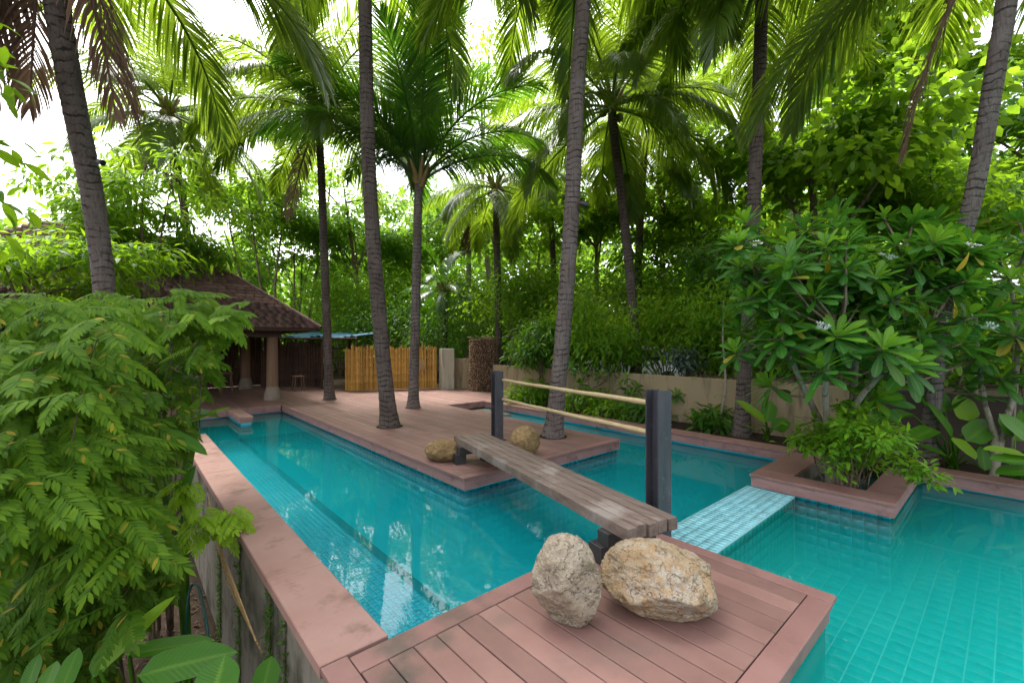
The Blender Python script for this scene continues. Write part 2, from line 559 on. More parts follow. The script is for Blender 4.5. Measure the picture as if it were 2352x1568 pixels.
MAT['car_white'] = simple('white_car_paint', (0.75, 0.75, 0.75), (0.78, 0.78, 0.78), 3, 0.2, 0.5, bump=0.0)
MAT['glass_dark'] = simple('dark_glass', (0.01, 0.012, 0.014), (0.012, 0.014, 0.016), 3, 0.05, 0.6, bump=0.0)
MAT['rubber'] = simple('black_rubber', (0.012, 0.012, 0.012), (0.02, 0.02, 0.02), 5, 0.8, 0.2)
MAT['plaque'] = simple('pale_board', (0.40, 0.24, 0.11), (0.45, 0.29, 0.14), 5, 0.7, 0.2)

MAT['palm'] = leaf_mat('palm_leaflet', (0.045, 0.105, 0.012), (0.095, 0.17, 0.016), (0.36, 0.52, 0.03), 0.32, 0.5, 0.5)
MAT['palm_green'] = leaf_mat('palm_leaflet_deep', (0.034, 0.10, 0.014), (0.06, 0.145, 0.018), (0.20, 0.46, 0.02), 0.34, 0.45, 0.48)
MAT['palm_dead'] = leaf_mat('dead_leaflet', (0.12, 0.07, 0.045), (0.20, 0.125, 0.085), (0.22, 0.13, 0.07), 0.8, 0.1, 0.3)
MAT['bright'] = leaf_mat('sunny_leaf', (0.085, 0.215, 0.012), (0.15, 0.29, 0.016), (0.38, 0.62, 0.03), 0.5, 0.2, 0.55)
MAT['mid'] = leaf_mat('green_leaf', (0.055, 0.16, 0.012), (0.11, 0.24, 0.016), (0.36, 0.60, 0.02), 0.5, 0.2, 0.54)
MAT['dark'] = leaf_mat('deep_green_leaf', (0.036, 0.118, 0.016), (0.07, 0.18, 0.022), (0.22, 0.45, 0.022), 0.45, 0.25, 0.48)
MAT['far'] = leaf_mat('far_leaf', (0.08, 0.21, 0.025), (0.14, 0.30, 0.03), (0.34, 0.58, 0.05), 0.5, 0.15, 0.52)
MAT['pinnate'] = leaf_mat('pinnate_leaflet', (0.042, 0.125, 0.008), (0.135, 0.25, 0.012), (0.28, 0.50, 0.014), 0.6, 0.12, 0.44, vein=(0.18, 0.33, 0.03), yellow=0.012)
MAT['pinnate_shaded'] = leaf_mat('pinnate_leaflet_shaded', (0.045, 0.125, 0.007), (0.085, 0.18, 0.010), (0.18, 0.34, 0.012), 0.6, 0.12, 0.4, vein=(0.12, 0.22, 0.025), yellow=0.05)  # darker copy of the leaflet, shade of the lower shrubs put into its colour
MAT['pinnate_lime'] = leaf_mat('pinnate_leaflet_lime', (0.19, 0.36, 0.01), (0.26, 0.44, 0.015), (0.5, 0.70, 0.03), 0.5, 0.2, 0.42, vein=(0.26, 0.38, 0.04))
MAT['frangi'] = leaf_mat('frangipani_leaf', (0.028, 0.125, 0.018), (0.06, 0.19, 0.022), (0.13, 0.40, 0.02), 0.38, 0.3, 0.38, vein=(0.15, 0.30, 0.07), ribs=14, yellow=0.008)
MAT['frangi_young'] = leaf_mat('frangipani_young_leaf', (0.10, 0.28, 0.015), (0.15, 0.34, 0.018), (0.26, 0.54, 0.02), 0.42, 0.25, 0.4, vein=(0.24, 0.42, 0.07), ribs=14)
MAT['leaf_yellow'] = leaf_mat('yellowed_leaf', (0.50, 0.33, 0.02), (0.55, 0.38, 0.03), (0.6, 0.45, 0.05), 0.5, 0.2, 0.35)
MAT['paddle'] = leaf_mat('paddle_leaf', (0.04, 0.165, 0.008), (0.08, 0.235, 0.010), (0.18, 0.46, 0.012), 0.4, 0.3, 0.38, vein=(0.15, 0.32, 0.03), ribs=16)
MAT['paddle_lime'] = leaf_mat('paddle_leaf_lime', (0.17, 0.36, 0.008), (0.22, 0.42, 0.010), (0.40, 0.62, 0.02), 0.4, 0.25, 0.45, vein=(0.27, 0.43, 0.03), ribs=16)
MAT['small_leaf'] = leaf_mat('small_shrub_leaf', (0.08, 0.21, 0.012), (0.17, 0.34, 0.018), (0.34, 0.55, 0.025), 0.45, 0.2, 0.42)
MAT['silver'] = leaf_mat('silver_leaf', (0.10, 0.16, 0.13), (0.15, 0.21, 0.17), (0.16, 0.22, 0.14), 0.5, 0.2, 0.3)

# ------------------------------------------------------------------ ground and pool shell
structure('ground', MB().box(-200, -200, -1.7, 200, 200, -1.5).mesh('ground'), MAT['soil'])
g = MB()
g.box(7.60, -40, -1.49, 90, 120, -0.09)
g.box(-70, 12.35, -1.49, 7.595, 120, -0.10)
structure('garden_soil', g.mesh('garden_soil'), MAT['soil'])

WATER = -0.18
FLOOR = -1.10
structure('pool_floor', MB().box(1.06, -6, -1.45, 7.59, 9.28, FLOOR - 0.006).box(0.77, 9.281, -1.45, 7.59, 12.34, FLOOR - 0.006).mesh('pool_floor'), MAT['grout_dim'])


structure('pool_water', MB().box(1.073, 2.165, -1.4, 7.4, 9.3, WATER).box(0.768, 9.3, -1.4, 7.4, 12.25, WATER).mesh('pool_water'), MAT['water_blue'])
structure('swimming_pool_water', MB().box(0.85, -6, -1.42, 7.57, 1.66, WATER + 0.004).mesh('swimming_pool_water'), MAT['water_green'])


def tiles(parent, origin, U, V, nu, nv, w, h, gap, thick, mat, limit=0, name='tile', stuff='tile_field'):
    """a field of separate raised tiles on the plane origin + a U + b V"""
    U, V = Vector(U).normalized(), Vector(V).normalized()
    Nn = U.cross(V)
    a, b = w - gap, h - gap
    vs = [(0, 0, 0), (a, 0, 0), (a, b, 0), (0, b, 0), (0, 0, thick), (a, 0, thick), (a, b, thick), (0, b, thick)]
    fs = [(4, 5, 6, 7), (0, 1, 5, 4), (1, 2, 6, 5), (2, 3, 7, 6), (3, 0, 4, 7)]
    va = Var(name, vs, fs, None, mat, False)
    i, j = np.meshgrid(np.arange(nu), np.arange(nv), indexing='ij')
    i = i.ravel(); j = j.ravel()
    M = np.zeros((len(i), 4, 4)); M[:, 3, 3] = 1
    M[:, :3, 0] = U; M[:, :3, 1] = V; M[:, :3, 2] = Nn
    M[:, :3, 3] = np.array(origin) + i[:, None] * w * np.array(U) + j[:, None] * h * np.array(V)
    jit = RNG.normal(0, 0.0006, len(i))
    M[:, :3, 3] += np.array(Nn) * jit[:, None]
    pieces(parent, name, [va], np.zeros(len(i), int), M, limit, stuff)


floor_blue = struct_root('tiled_pool_floor')
tiles(floor_blue, (1.10, 2.18, FLOOR - 0.006), (1, 0, 0), (0, 1, 0), 60, 100, 0.104, 0.1, 0.006, 0.006, MAT['tile_blue'], 0)
floor_teal = struct_root('tiled_swimming_pool_floor')
tiles(floor_teal, (0.95, -5.0, FLOOR + 0.20), (1, 0, 0), (0, 1, 0), 43, 44, 0.15, 0.15, 0.010, 0.0015, MAT['tile_teal'], 300)
obj('floor_slab', MB().box(0.9, -6, FLOOR - 0.005, 7.5, 1.64, FLOOR + 0.199).mesh('floor_slab'), MAT['grout_teal'], floor_teal)

# bench under water along the coping
bench = struct_root('underwater_bench')
BZ = -0.36
obj('bench_block', MB().box(1.075, 2.16, FLOOR, 1.78, 10.3, BZ - 0.004).mesh('bench_block'), MAT['grout'], bench)
tiles(bench, (1.09, 2.18, BZ - 0.004), (1, 0, 0), (0, 1, 0), 13, 160, 0.0505, 0.0505, 0.006, 0.005, MAT['tile_blue'], 300)
obj('bench_gap_strip', MB().box(1.735, 2.75, BZ - 0.12, 1.81, 10.3, BZ + 0.012).mesh('bench_gap_strip'), MAT['gap_line'], bench)  # dark strip standing in for the shaded gap along the bench edge

# retaining wall outside the left pool, its coping slabs
wall = thing('retaining_wall', 'stained mossy concrete wall dropping from the pink coping to the garden', 'wall', (0.9, 5, -1.5))
obj('wall_face', MB().box(0.765, -2.0, -1.6, 1.07, 9.28, -0.066).mesh('wall_face'), MAT['concrete'], wall)
obj('tile_lining', MB().box(1.0705, 2.2, -1.2, 1.078, 9.28, -0.075).mesh('tile_lining'), MAT['tile_blue'], wall)
far_wall = MB().box(0.45, 9.0, -1.6, 0.76, 12.3, -0.066).box(0.45, 12.24, -1.6, 3.0, 12.345, -0.066).mesh('far_wall')
obj('far_wall', far_wall, MAT['concrete'], wall)
obj('far_tiles', MB().box(0.762, 12.228, -1.2, 3.02, 12.239, -0.16).box(0.7605, 9.3, -1.2, 0.770, 12.22, -0.16).mesh('far_tiles'), MAT['tile_blue'], wall)


def board(parent, x0, y0, x1, y1, z0, z1, mat, name='deck_board', c=0.004):
    cx, cy = (x0 + x1) / 2, (y0 + y1) / 2
    hx, hy = (x1 - x0) / 2, (y1 - y0) / 2
    dz = random.uniform(-0.0012, 0.0012)
    me = MB().box(-hx, -hy, z0, hx, hy, z1 + dz, c).mesh(name)
    return obj(name, me, mat, parent, Matrix.Translation((cx, cy, 0)))


coping = struct_root('pool_coping')
v = 2.26
while v < 9.25:
    L = min(random.uniform(0.95, 1.15), 9.3 - v)
    if 9.3 - v - L < 0.4: L = 9.3 - v
    board(coping, 0.73, v + 0.0015, 1.09, v + L - 0.0015, -0.065, 0.0, MAT['coping'], 'coping_slab', 0.006)
    v += L
for k in range(7):
    board(coping, 0.42, 9.32 + k * 0.42, 0.75, 9.32 + k * 0.42 + 0.414, -0.065, 0.0, MAT['coping'], 'coping_slab', 0.006)
# short spur at the far end of the pool
spur = thing('pool_spur_wall', 'short low wall with pink brick top jutting into the far pool end', 'wall', (1.98, 11.5, -0.2))
obj('spur_core', MB().box(1.875, 10.79, -1.1, 2.075, 12.24, -0.126).mesh('spur_core'), MAT['tile_blue'], spur)
obj('spur_band', MB().box(1.862, 10.775, -0.125, 2.088, 12.26, -0.052).mesh('spur_band'), MAT['fascia'], spur)
for k in range(7):
    board(spur, 1.85, 10.76 + k * 0.214, 2.10, 10.76 + k * 0.214 + 0.208, -0.05, 0.004, MAT['coping'], 'coping_brick', 0.005)

# ------------------------------------------------------------------ decks
def run_boards(parent, x0, x1, y0, y1, w, lengths, gap=0.007, z=0.0, holes=()):
    n = max(1, round((x1 - x0) / w)); w = (x1 - x0) / n
    for i in range(n):
        a, b = x0 + i * w + gap / 2, x0 + (i + 1) * w - gap / 2
        y = y0 - random.uniform(0, 0.7) * (lengths < (y1 - y0))
        while y < y1 - 1e-6:
            e = y + lengths
            ya, yb = max(y, y0), min(e, y1)
            if yb - ya > 0.05:
                board(parent, a, ya + 0.0015, b, yb - 0.0015, z - 0.028, z, MAT['deck'])
            y = e


near_deck = struct_root('near_deck')
run_boards(near_deck, 0.865, 3.255, 0.865, 2.085, 0.142, 9)
board(near_deck, 0.865, 2.09, 3.255, 2.225, -0.03, 0.0, MAT['deck_edge'], 'border_board')
board(near_deck, 3.26, 0.735, 3.375, 2.225, -0.03, 0.0, MAT['deck_edge'], 'border_board')
board(near_deck, 0.73, 0.73, 3.255, 0.86, -0.03, 0.0, MAT['deck_edge'], 'border_board')
board(near_deck, 0.73, 0.865, 0.86, 2.25, -0.03, 0.0, MAT['deck_edge'], 'border_board')
obj('deck_base', MB().box(0.78, 0.79, -1.45, 3.31, 2.17, -0.034).mesh('deck_base'), MAT['pebble_core'], near_deck)
obj('deck_fascia', MB().box(0.77, 0.765, -0.16, 3.34, 0.788, -0.032).box(3.312, 0.79, -0.16, 3.34, 2.19, -0.032)
    .box(1.1, 2.172, -0.16, 3.31, 2.19, -0.032).mesh('deck_fascia'), MAT['deck_edge'], near_deck)
obj('deck_tiles', MB().box(1.1, 2.171, -1.2, 3.3, 2.18, -0.165).box(3.311, 0.8, -1.2, 3.322, 2.16, -0.165)
    .box(0.8, 0.778, -1.2, 3.3, 0.789, -0.165).mesh('deck_tiles'), MAT['tile_teal'], near_deck)
run_boards(near_deck, 0.73, 1.75, -2.0, 0.725, 0.142, 9)
obj('terrace_base', MB().box(0.74, -1.95, -1.45, 1.72, 0.74, -0.034).mesh('terrace_base'), MAT['deck_edge'], near_deck)

deck = struct_root('pool_deck')
IX0, IX1, IY0 = 3.0, 6.13, 4.25
run_boards(deck, IX0 + 0.135, IX1 - 0.135, IY0 + 0.135, 12.2, 0.142, 2.9)
board(deck, IX0, IY0, IX1, IY0 + 0.13, -0.03, 0.0, MAT['deck_edge'], 'border_board')
for a, b in ((IY0 + 0.135, 7.2), (7.205, 9.8), (9.805, 12.2)):
    board(deck, IX0, a, IX0 + 0.13, b, -0.03, 0.0, MAT['deck_edge'], 'border_board')
    board(deck, IX1 - 0.13, a, IX1, b, -0.03, 0.0, MAT['deck_edge'], 'border_board')
obj('deck_base', MB().box(IX0 + 0.06, IY0 + 0.06, -1.2, IX1 - 0.06, 12.345, -0.034).mesh('deck_base'), MAT['pebble_core'], deck)
fb = MB()
fb.box(IX0 + 0.02, IY0 + 0.02, -0.155, IX1 - 0.02, IY0 + 0.045, -0.031)
fb.box(IX0 + 0.02, IY0 + 0.046, -0.155, IX0 + 0.045, 12.23, -0.031)
fb.box(IX1 - 0.045, IY0 + 0.046, -0.155, IX1 - 0.02, 12.23, -0.031)
obj('deck_fascia', fb.mesh('deck_fascia'), MAT['fascia'], deck)
fb = MB()
fb.box(IX0 + 0.05, IY0 + 0.05, -1.2, IX1 - 0.05, IY0 + 0.058, -0.157)
fb.box(IX0 + 0.05, IY0 + 0.06, -1.2, IX0 + 0.058, 12.23, -0.157)
fb.box(IX1 - 0.058, IY0 + 0.06, -1.2, IX1 - 0.05, 12.23, -0.157)
obj('tile_backing', fb.mesh('tile_backing'), MAT['grout_dim'], deck)
tiles(deck, (IX0 + 0.055, IY0 + 0.05, -1.165), (1, 0, 0), (0, 0, 1), 30, 10, 0.1, 0.1, 0.006, 0.004, MAT['tile_blue'], 0)
tiles(deck, (IX0 + 0.05, 12.2, -1.165), (0, -1, 0), (0, 0, 1), 79, 10, 0.1, 0.1, 0.006, 0.004, MAT['tile_blue'], 0)
tiles(deck, (IX1 - 0.05, IY0 + 0.06, -1.165), (0, 1, 0), (0, 0, 1), 79, 10, 0.1, 0.1, 0.006, 0.004, MAT['tile_blue'], 0)
# deck behind the pool, and the strip at the far end of the channel
rear_deck = struct_root('rear_deck')
run_boards(rear_deck, 0.3, 9.0, 12.21, 19.0, 0.145, 3.4, z=0.0)
run_boards(rear_deck, 6.135, 8.75, 9.45, 12.2, 0.145, 9, z=0.0)
run_boards(rear_deck, -7.0, 0.295, 12.5, 19.0, 0.145, 9, z=0.0)
obj('deck_base', MB().box(-7.0, 12.36, -0.095, 9.0, 19.0, -0.034).box(6.09, 9.46, -1.2, 8.75, 12.34, -0.034).mesh('deck_base'), MAT['pebble_core'], rear_deck)
obj('deck_fascia', MB().box(0.4, 12.19, -0.16, 2.99, 12.205, -0.003).box(6.13, 9.425, -0.16, 7.3, 9.445, -0.003).mesh('deck_fascia'), MAT['fascia'], rear_deck)
obj('channel_ledge', MB().box(6.55, 8.2, -1.1, 7.28, 9.42, -0.19).mesh('channel_ledge'), MAT['pillar_base'], rear_deck)

# ------------------------------------------------------------------ pale tiled wall between the two pools
tw = thing('tiled_dividing_wall', 'low wall topped with pale blue tiles between deck and planter', 'wall', (4.5, 1.9, -0.2))
TZ = -0.152
obj('wall_core', MB().box(3.345, 1.642, -1.2, 5.74, 2.15, TZ - 0.006).mesh('wall_core'), MAT['grout'], tw)
tiles(tw, (3.35, 1.645, TZ - 0.006), (1, 0, 0), (0, 1, 0), 42, 6, 0.0565, 0.0835, 0.009, 0.006, MAT['tile_pale'], 300)
tiles(tw, (3.35, 1.642, -1.04), (1, 0, 0), (0, 0, 1), 24, 9, 0.0975, 0.0965, 0.006, 0.004, MAT['tile_teal'], 0)
tiles(tw, (5.74, 2.15, -1.04), (-1, 0, 0), (0, 0, 1), 24, 9, 0.0975, 0.0965, 0.006, 0.004, MAT['tile_blue'], 0)

# ------------------------------------------------------------------ planter box in the water
pl = thing('planter_box', 'square pink topped planter box standing in the pool water', 'planter', (6.5, 1.43, -0.2))
PX0, PX1, PY0, PY1 = 5.71, 7.3, 0.763, 2.12
board(pl, PX0, PY0, PX0 + 0.295, PY1, -0.03, 0.0, MAT['deck_edge'], 'top_board')
board(pl, PX0 + 0.30, PY1 - 0.385, PX1, PY1, -0.03, 0.0, MAT['deck_edge'], 'top_board')
board(pl, PX0 + 0.30, PY0, PX1, PY0 + 0.285, -0.03, 0.0, MAT['deck_edge'], 'top_board')
fb = MB()
fb.box(PX0 + 0.015, PY0 + 0.015, -0.15, PX0 + 0.05, PY1 - 0.015, -0.031)
fb.box(PX0 + 0.051, PY0 + 0.015, -0.15, PX1, PY0 + 0.05, -0.031)
fb.box(PX0 + 0.051, PY1 - 0.05, -0.15, PX1, PY1 - 0.015, -0.031)
obj('planter_fascia', fb.mesh('planter_fascia'), MAT['fascia'], pl)
fb = MB()
fb.box(PX0 + 0.06, PY0 + 0.06, -1.2, PX0 + 0.29, PY1 - 0.06, -0.035)
fb.box(PX0 + 0.291, PY0 + 0.06, -1.2, PX1 + 0.3, PY0 + 0.28, -0.035)
fb.box(PX0 + 0.291, PY1 - 0.37, -1.2, PX1 + 0.3, PY1 - 0.06, -0.035)
obj('planter_wall', fb.mesh('planter_wall'), MAT['concrete'], pl)
obj('planter_soil', MB().box(PX0 + 0.291, PY0 + 0.281, -1.2, PX1 + 0.3, PY1 - 0.371, -0.42).mesh('planter_soil'), MAT['soil'], pl)
obj('tile_backing', MB().box(PX0 + 0.051, PY0 + 0.052, -1.2, PX0 + 0.059, PY1 - 0.06, -0.151)
    .box(PX0 + 0.06, PY0 + 0.052, -1.2, PX1, PY0 + 0.059, -0.151).mesh('tile_backing'), MAT['grout'], pl)
tiles(pl, (PX0 + 0.051, PY1 - 0.06, -1.055), (0, -1, 0), (0, 0, 1), 12, 9, 0.104, 0.1, 0.006, 0.005, MAT['tile_blue'], 110)
tiles(pl, (PX0 + 0.055, PY0 + 0.052, -1.055), (1, 0, 0), (0, 0, 1), 15, 9, 0.104, 0.1, 0.006, 0.005, MAT['tile_teal'], 140)

# ------------------------------------------------------------------ back coping, planting bed, garden walls
bc = struct_root('back_coping')
v = 2.125
while v < 9.4:
    L = min(1.25, 9.44 - v)
    board(bc, 7.28, v + 0.002, 7.60, v + L - 0.002, -0.03, 0.0, MAT['deck_edge'], 'coping_board')
    v += L
v = 0.755
while v > -5.5:
    board(bc, 7.50, v - 1.248, 7.80, v - 0.002, -0.03, 0.0, MAT['deck_edge'], 'coping_board')
    v -= 1.25
fb = MB()
fb.box(7.30, 2.13, -0.15, 7.595, 9.44, -0.031)
fb.box(7.525, -5.5, -0.16, 7.595, 0.75, -0.031)
obj('coping_fascia', fb.mesh('coping_fascia'), MAT['fascia'], bc)
obj('coping_wall', MB().box(7.33, 2.13, -1.3, 7.596, 9.44, -0.151).box(7.555, -5.5, -1.3, 7.597, 0.82, -0.161).mesh('coping_wall'), MAT['tile_blue'], bc)
tiles(bc, (7.555, -3.0, -1.065), (0, 1, 0), (0, 0, 1), 36, 9, 0.104, 0.1, 0.006, 0.005, MAT['tile_teal'], 0)

gw = thing('garden_wall', 'low tan rendered garden wall behind the planting strip', 'wall', (8.87, 6, 0))
obj('wall_body', MB().box(8.8, 1.75, -0.4, 8.95, 10.9, 0.86, 0.008).mesh('wall_body'), MAT['wall_tan'], gw)
gb = thing('garden_wall', 'low darker brown garden wall behind the big paddle leaves', 'wall', (8.87, -2, 0))
obj('wall_body', MB().box(8.79, -9, -0.4, 8.96, 1.745, 0.87, 0.008).mesh('wall_body'), MAT['wall_dark'], gb)

# ------------------------------------------------------------------ log pile column, gate post, bamboo fence
cpos = at(1111, 893, 14.6)
lp = thing('chip_column', 'tall rough brown column of small stacked pieces at the wall end', 'column', (cpos.x, cpos.y, 0))
prof = [(0.49, -0.1), (0.475, 0.9), (0.45, 1.66)]
M0 = Matrix.Translation((cpos.x, cpos.y, 0))
obj('column_core', MB().lathe(prof, 20, M0).mesh('column_core'), MAT['pebble_core'], lp)
chip = []
for k in range(3):
    rr = np.random.default_rng(k)
    ring = [(math.cos(a) * rr.uniform(.8, 1.1), math.sin(a) * rr.uniform(.8, 1.1)) for a in np.linspace(0, 2 * math.pi, 6, endpoint=False)]
    vs = [(x, y, -0.5) for x, y in ring] + [(x * 0.8, y * 0.8, 0.6) for x, y in ring]
    fs = [(i, (i + 1) % 6, 6 + (i + 1) % 6, 6 + i) for i in range(6)] + [(6, 7, 8, 9), (6, 9, 10, 11)]
    chip.append(Var('chip', vs, fs, None, MAT['pebble'], False))
Ms, wh = [], []
for row in range(34):
    z = 0.03 + row * 0.049
    rad = 0.49 - 0.024 * z
    nn = int(2 * math.pi * rad / 0.055)
    for i in range(nn):
        an = 2 * math.pi * (i + (row % 2) * 0.5 + random.uniform(-.25, .25)) / nn
        out = Vector((math.cos(an), math.sin(an), random.uniform(-.25, .25)))
        if out.dot(Vector((-cpos.x, -cpos.y, 0)).normalized()) < -0.25:
            continue
        M = Matrix.Translation((cpos.x + out.x * rad, cpos.y + out.y * rad, z)) @ out.to_track_quat('Z', 'Y').to_matrix().to_4x4() \
            @ Matrix.Diagonal((random.uniform(.016, .03), random.uniform(.016, .032), random.uniform(.02, .06), 1))
        Ms.append(np.array(M)); wh.append(random.randrange(3))
pieces(lp, 'chip', chip, wh, Ms, 300, 'chip_cladding')
for k in range(7):
    an = k * 0.9
    b = MB().tube([Vector((cpos.x + math.cos(an) * 0.1 - 0.25, cpos.y + math.sin(an) * 0.25, 1.67 + 0.012 * k)),
                   Vector((cpos.x + math.cos(an) * 0.5 + random.uniform(-.1, .1), cpos.y + math.sin(an) * 0.5, 1.69 + random.uniform(-.03, .07)))], 0.022, 6)
    obj('log', b.mesh('log'), MAT['pillar_wood'], lp)

gp = at(1026, 888, 15.0)
t = thing('gate_post', 'cream plastered square post at the end of the bamboo fence', 'post', (gp.x, gp.y, 0))
rot = Matrix.Translation((gp.x, gp.y, 0)) @ Matrix.Rotation(R(-20), 4, 'Z')
obj('post_shaft', MB().box(-0.21, -0.21, -0.1, 0.21, 0.21, 1.36, 0.012, rot).mesh('post_shaft'), MAT['white_plaster'], t)
lw = thing('low_wall', 'short tan wall between the cream gate post and the rough column', 'wall', (gp.x + 0.5, gp.y - 0.4, 0))
pa, pb = at(1040, 860, 15.3), at(1085, 860, 15.0)
dd = (pb - pa); dd.z = 0
Mw = Matrix.Translation((pa.x, pa.y, 0)) @ Matrix.Rotation(math.atan2(dd.y, dd.x), 4, 'Z')
obj('wall_body', MB().box(-0.1, -0.08, -0.1, dd.length + 0.2, 0.08, 1.02, 0.01, Mw).mesh('wall_body'), MAT['wall_tan'], lw)


def bamboo_pole_mesh(h, r):
    prof, z = [], 0.0
    nodes = int(h / 0.24)
    pts, rad = [Vector((0, 0, 0))], [r]
    for k in range(1, nodes + 1):
        zz = h * k / (nodes + 0.4)
        pts += [Vector((0, 0, zz - 0.012)), Vector((0, 0, zz)), Vector((0, 0, zz + 0.012))]
        rad += [r * 0.96, r * 1.13, r * 0.96]
    pts.append(Vector((0, 0, h))); rad.append(r * 0.95)
    return MB().tube(pts, rad, 7).mesh('bamboo_pole')


poles = [bamboo_pole_mesh(h, r) for h, r in ((1.36, .03), (1.43, .027), (1.39, .033), (1.47, .025), (1.33, .03))]
for m_ in poles: m_.materials.append(MAT['bamboo_gold'])
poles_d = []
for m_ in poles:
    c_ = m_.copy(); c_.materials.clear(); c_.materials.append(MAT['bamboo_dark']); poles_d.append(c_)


def bamboo_run(name, label, p, q, n, meshes, zsc=1.0, rails=True, cat='fence', group=None, skip=0.0, rail_mat='bamboo_gold'):
    p, q = Vector((p.x, p.y, 0.02)), Vector((q.x, q.y, 0.02))
    t = thing(name, label, cat, (p + q) / 2, group)
    d = (q - p).normalized(); nrm = Vector((-d.y, d.x, 0))
    if nrm.dot(-p) < 0: nrm = -nrm
    for i in range(n):
        if random.random() < skip: continue
        c = p.lerp(q, (i + 0.5) / n) + nrm * random.uniform(-.008, .008)
        tilt = Matrix.Rotation(random.uniform(-.018, .018), 4, 'Y') @ Matrix.Rotation(random.uniform(-.012, .012), 4, 'X')
        s = max(1.0, (q - p).length / n / 0.056) * (1.3 if cat == 'screen' else 1.0)
        obj('bamboo_pole', meshes[random.randrange(len(meshes))], None, t,
            Matrix.Translation(c) @ tilt @ Matrix.Rotation(random.uniform(0, 6), 4, 'Z') @ Matrix.Diagonal((s, s, zsc * random.uniform(.97, 1.03), 1)))
    if rails:
        for z in (0.3, 1.05):
            obj('rail', MB().tube([p - nrm * .05 + Vector((0, 0, z * zsc)), q - nrm * .05 + Vector((0, 0, z * zsc))], 0.022, 7).mesh('rail'),
                MAT[rail_mat], t)
    return t


fa, fb_, fc = at(793, 898, 14.2), at(884, 897, 14.5), at(1012, 890, 15.1)
bamboo_run('bamboo_fence', 'golden bamboo pole fence panel beside the dark doorway', fa, fb_, 28, poles, group='golden bamboo fence panels')
gt = bamboo_run('bamboo_gate', 'golden bamboo pole gate with two small boards next to cream post', fb_ + Vector((0.04, 0.1, 0)), fc + Vector((-.1, 0.1, 0)), 40, poles,
                cat='gate', group='golden bamboo fence panels')
for px in (945, 968):
    c = at(px, 838, 14.55)
    obj('board', MB().box(-0.1, -0.012, -0.16, 0.1, 0.012, 0.16, 0, Matrix.Translation(c) @ Matrix.Rotation(R(-35), 4, 'Z')).mesh('board'), MAT['plaque'], gt)

# ------------------------------------------------------------------ pavilion
EZ = 1.97
C1 = (4.1, 12.7); RUN = 3.03; RISE = 2.5
X_L = -4.6
pv = thing('pavilion', 'open pavilion with brown shingled hip roof and timber pillars', 'pavilion', (0, 16, 0))
y2 = C1[1] + 2 * RUN
ridge = [(C1[0] - RUN, C1[1] + RUN, EZ + RISE), (X_L + RUN, C1[1] + RUN, EZ + RISE)]
b = MB()
e = [(X_L, C1[1], EZ), (C1[0], C1[1], EZ), (C1[0], y2, EZ), (X_L, y2, EZ)]
b.add(e + ridge, [(0, 1, 4, 5), (1, 2, 4), (2, 3, 5, 4), (3, 0, 5)])
e2 = [(x, y, z - 0.09) for x, y, z in e + ridge]
b.add(e2, [(5, 4, 1, 0), (4, 2, 1), (4, 5, 3, 2), (5, 0, 3)])
b.add([e[0], e[1], e[2], e[3]] + e2[:4], [(0, 4, 5, 1), (1, 5, 6, 2), (2, 6, 7, 3), (3, 7, 4, 0)])
roof = obj('roof', b.mesh('roof'), MAT['roof_under'], pv)
sl = math.hypot(RUN, RISE)
up = Vector((0, RUN / sl, RISE / sl)); rt = Vector((1, 0, 0)); nr = rt.cross(up)
up2 = Vector((-RUN / sl, 0, RISE / sl)); rt2 = Vector((0, 1, 0)); nr2 = rt2.cross(up2)
vs = [(0, 0, .004), (1, 0, .004), (1, 1, .004), (0, 1, .004), (0, 0, .024), (1, 0, .024), (1, 1, .006), (0, 1, .006)]
fs = [(4, 5, 6, 7), (0, 1, 5, 4), (1, 2, 6, 5), (3, 0, 4, 7), (3, 2, 1, 0)]
sv = Var('shingle', vs, fs, None, MAT['shingle'], False)
Ms = []
EXP = 0.145
rows = int(sl / EXP)
for face in (0, 1):
    for r_ in range(rows):
        s = r_ * EXP
        f = s / sl
        if face == 0:
            a0, a1 = X_L + RUN * f, C1[0] - RUN * f
        else:
            a0, a1 = C1[1] + RUN * f, y2 - RUN * f
        x = a0 - random.uniform(0, 0.2)
        while x < a1:
            w_ = 0.21 + random.uniform(-.03, .03)
            xa, xb = max(x, a0), min(x + w_ - 0.006, a1)
            if xb - xa > 0.03:
                U, V, Nn = (rt, up, nr) if face == 0 else (rt2, up2, nr2)
                O = Vector((xa, C1[1], EZ)) + up * (s - 0.02) if face == 0 else Vector((C1[0], xa, EZ)) + up2 * (s - 0.02)
                M = Matrix.Identity(4)
                M.col[0].xyz = U * (xb - xa); M.col[1].xyz = V * (EXP + 0.045 + random.uniform(-.008, .008)); M.col[2].xyz = Nn * random.uniform(1.5, 2.3)
                M.col[3].xyz = O + Nn * 0.008
                Ms.append(np.array(M))
            x += w_
pieces(roof, 'shingle', [sv], np.zeros(len(Ms), int), Ms, 300, 'shingle_rows')
hip = MB().tube([Vector((C1[0] + .02, C1[1] - .02, EZ + .02)), Vector((ridge[0][0], ridge[0][1], ridge[0][2] + .03)), Vector((ridge[1][0], ridge[1][1], ridge[1][2] + .03))], 0.055, 6)
obj('ridge_cap', hip.mesh('ridge_cap'), MAT['shingle'], pv)
obj('eave_beam', MB().box(-4.0, 13.35, 1.72, 3.3, 13.5, 1.9).box(3.05, 13.5, 1.72, 3.2, 18, 1.9).mesh('eave_beam'), MAT['dark_wood'], pv)
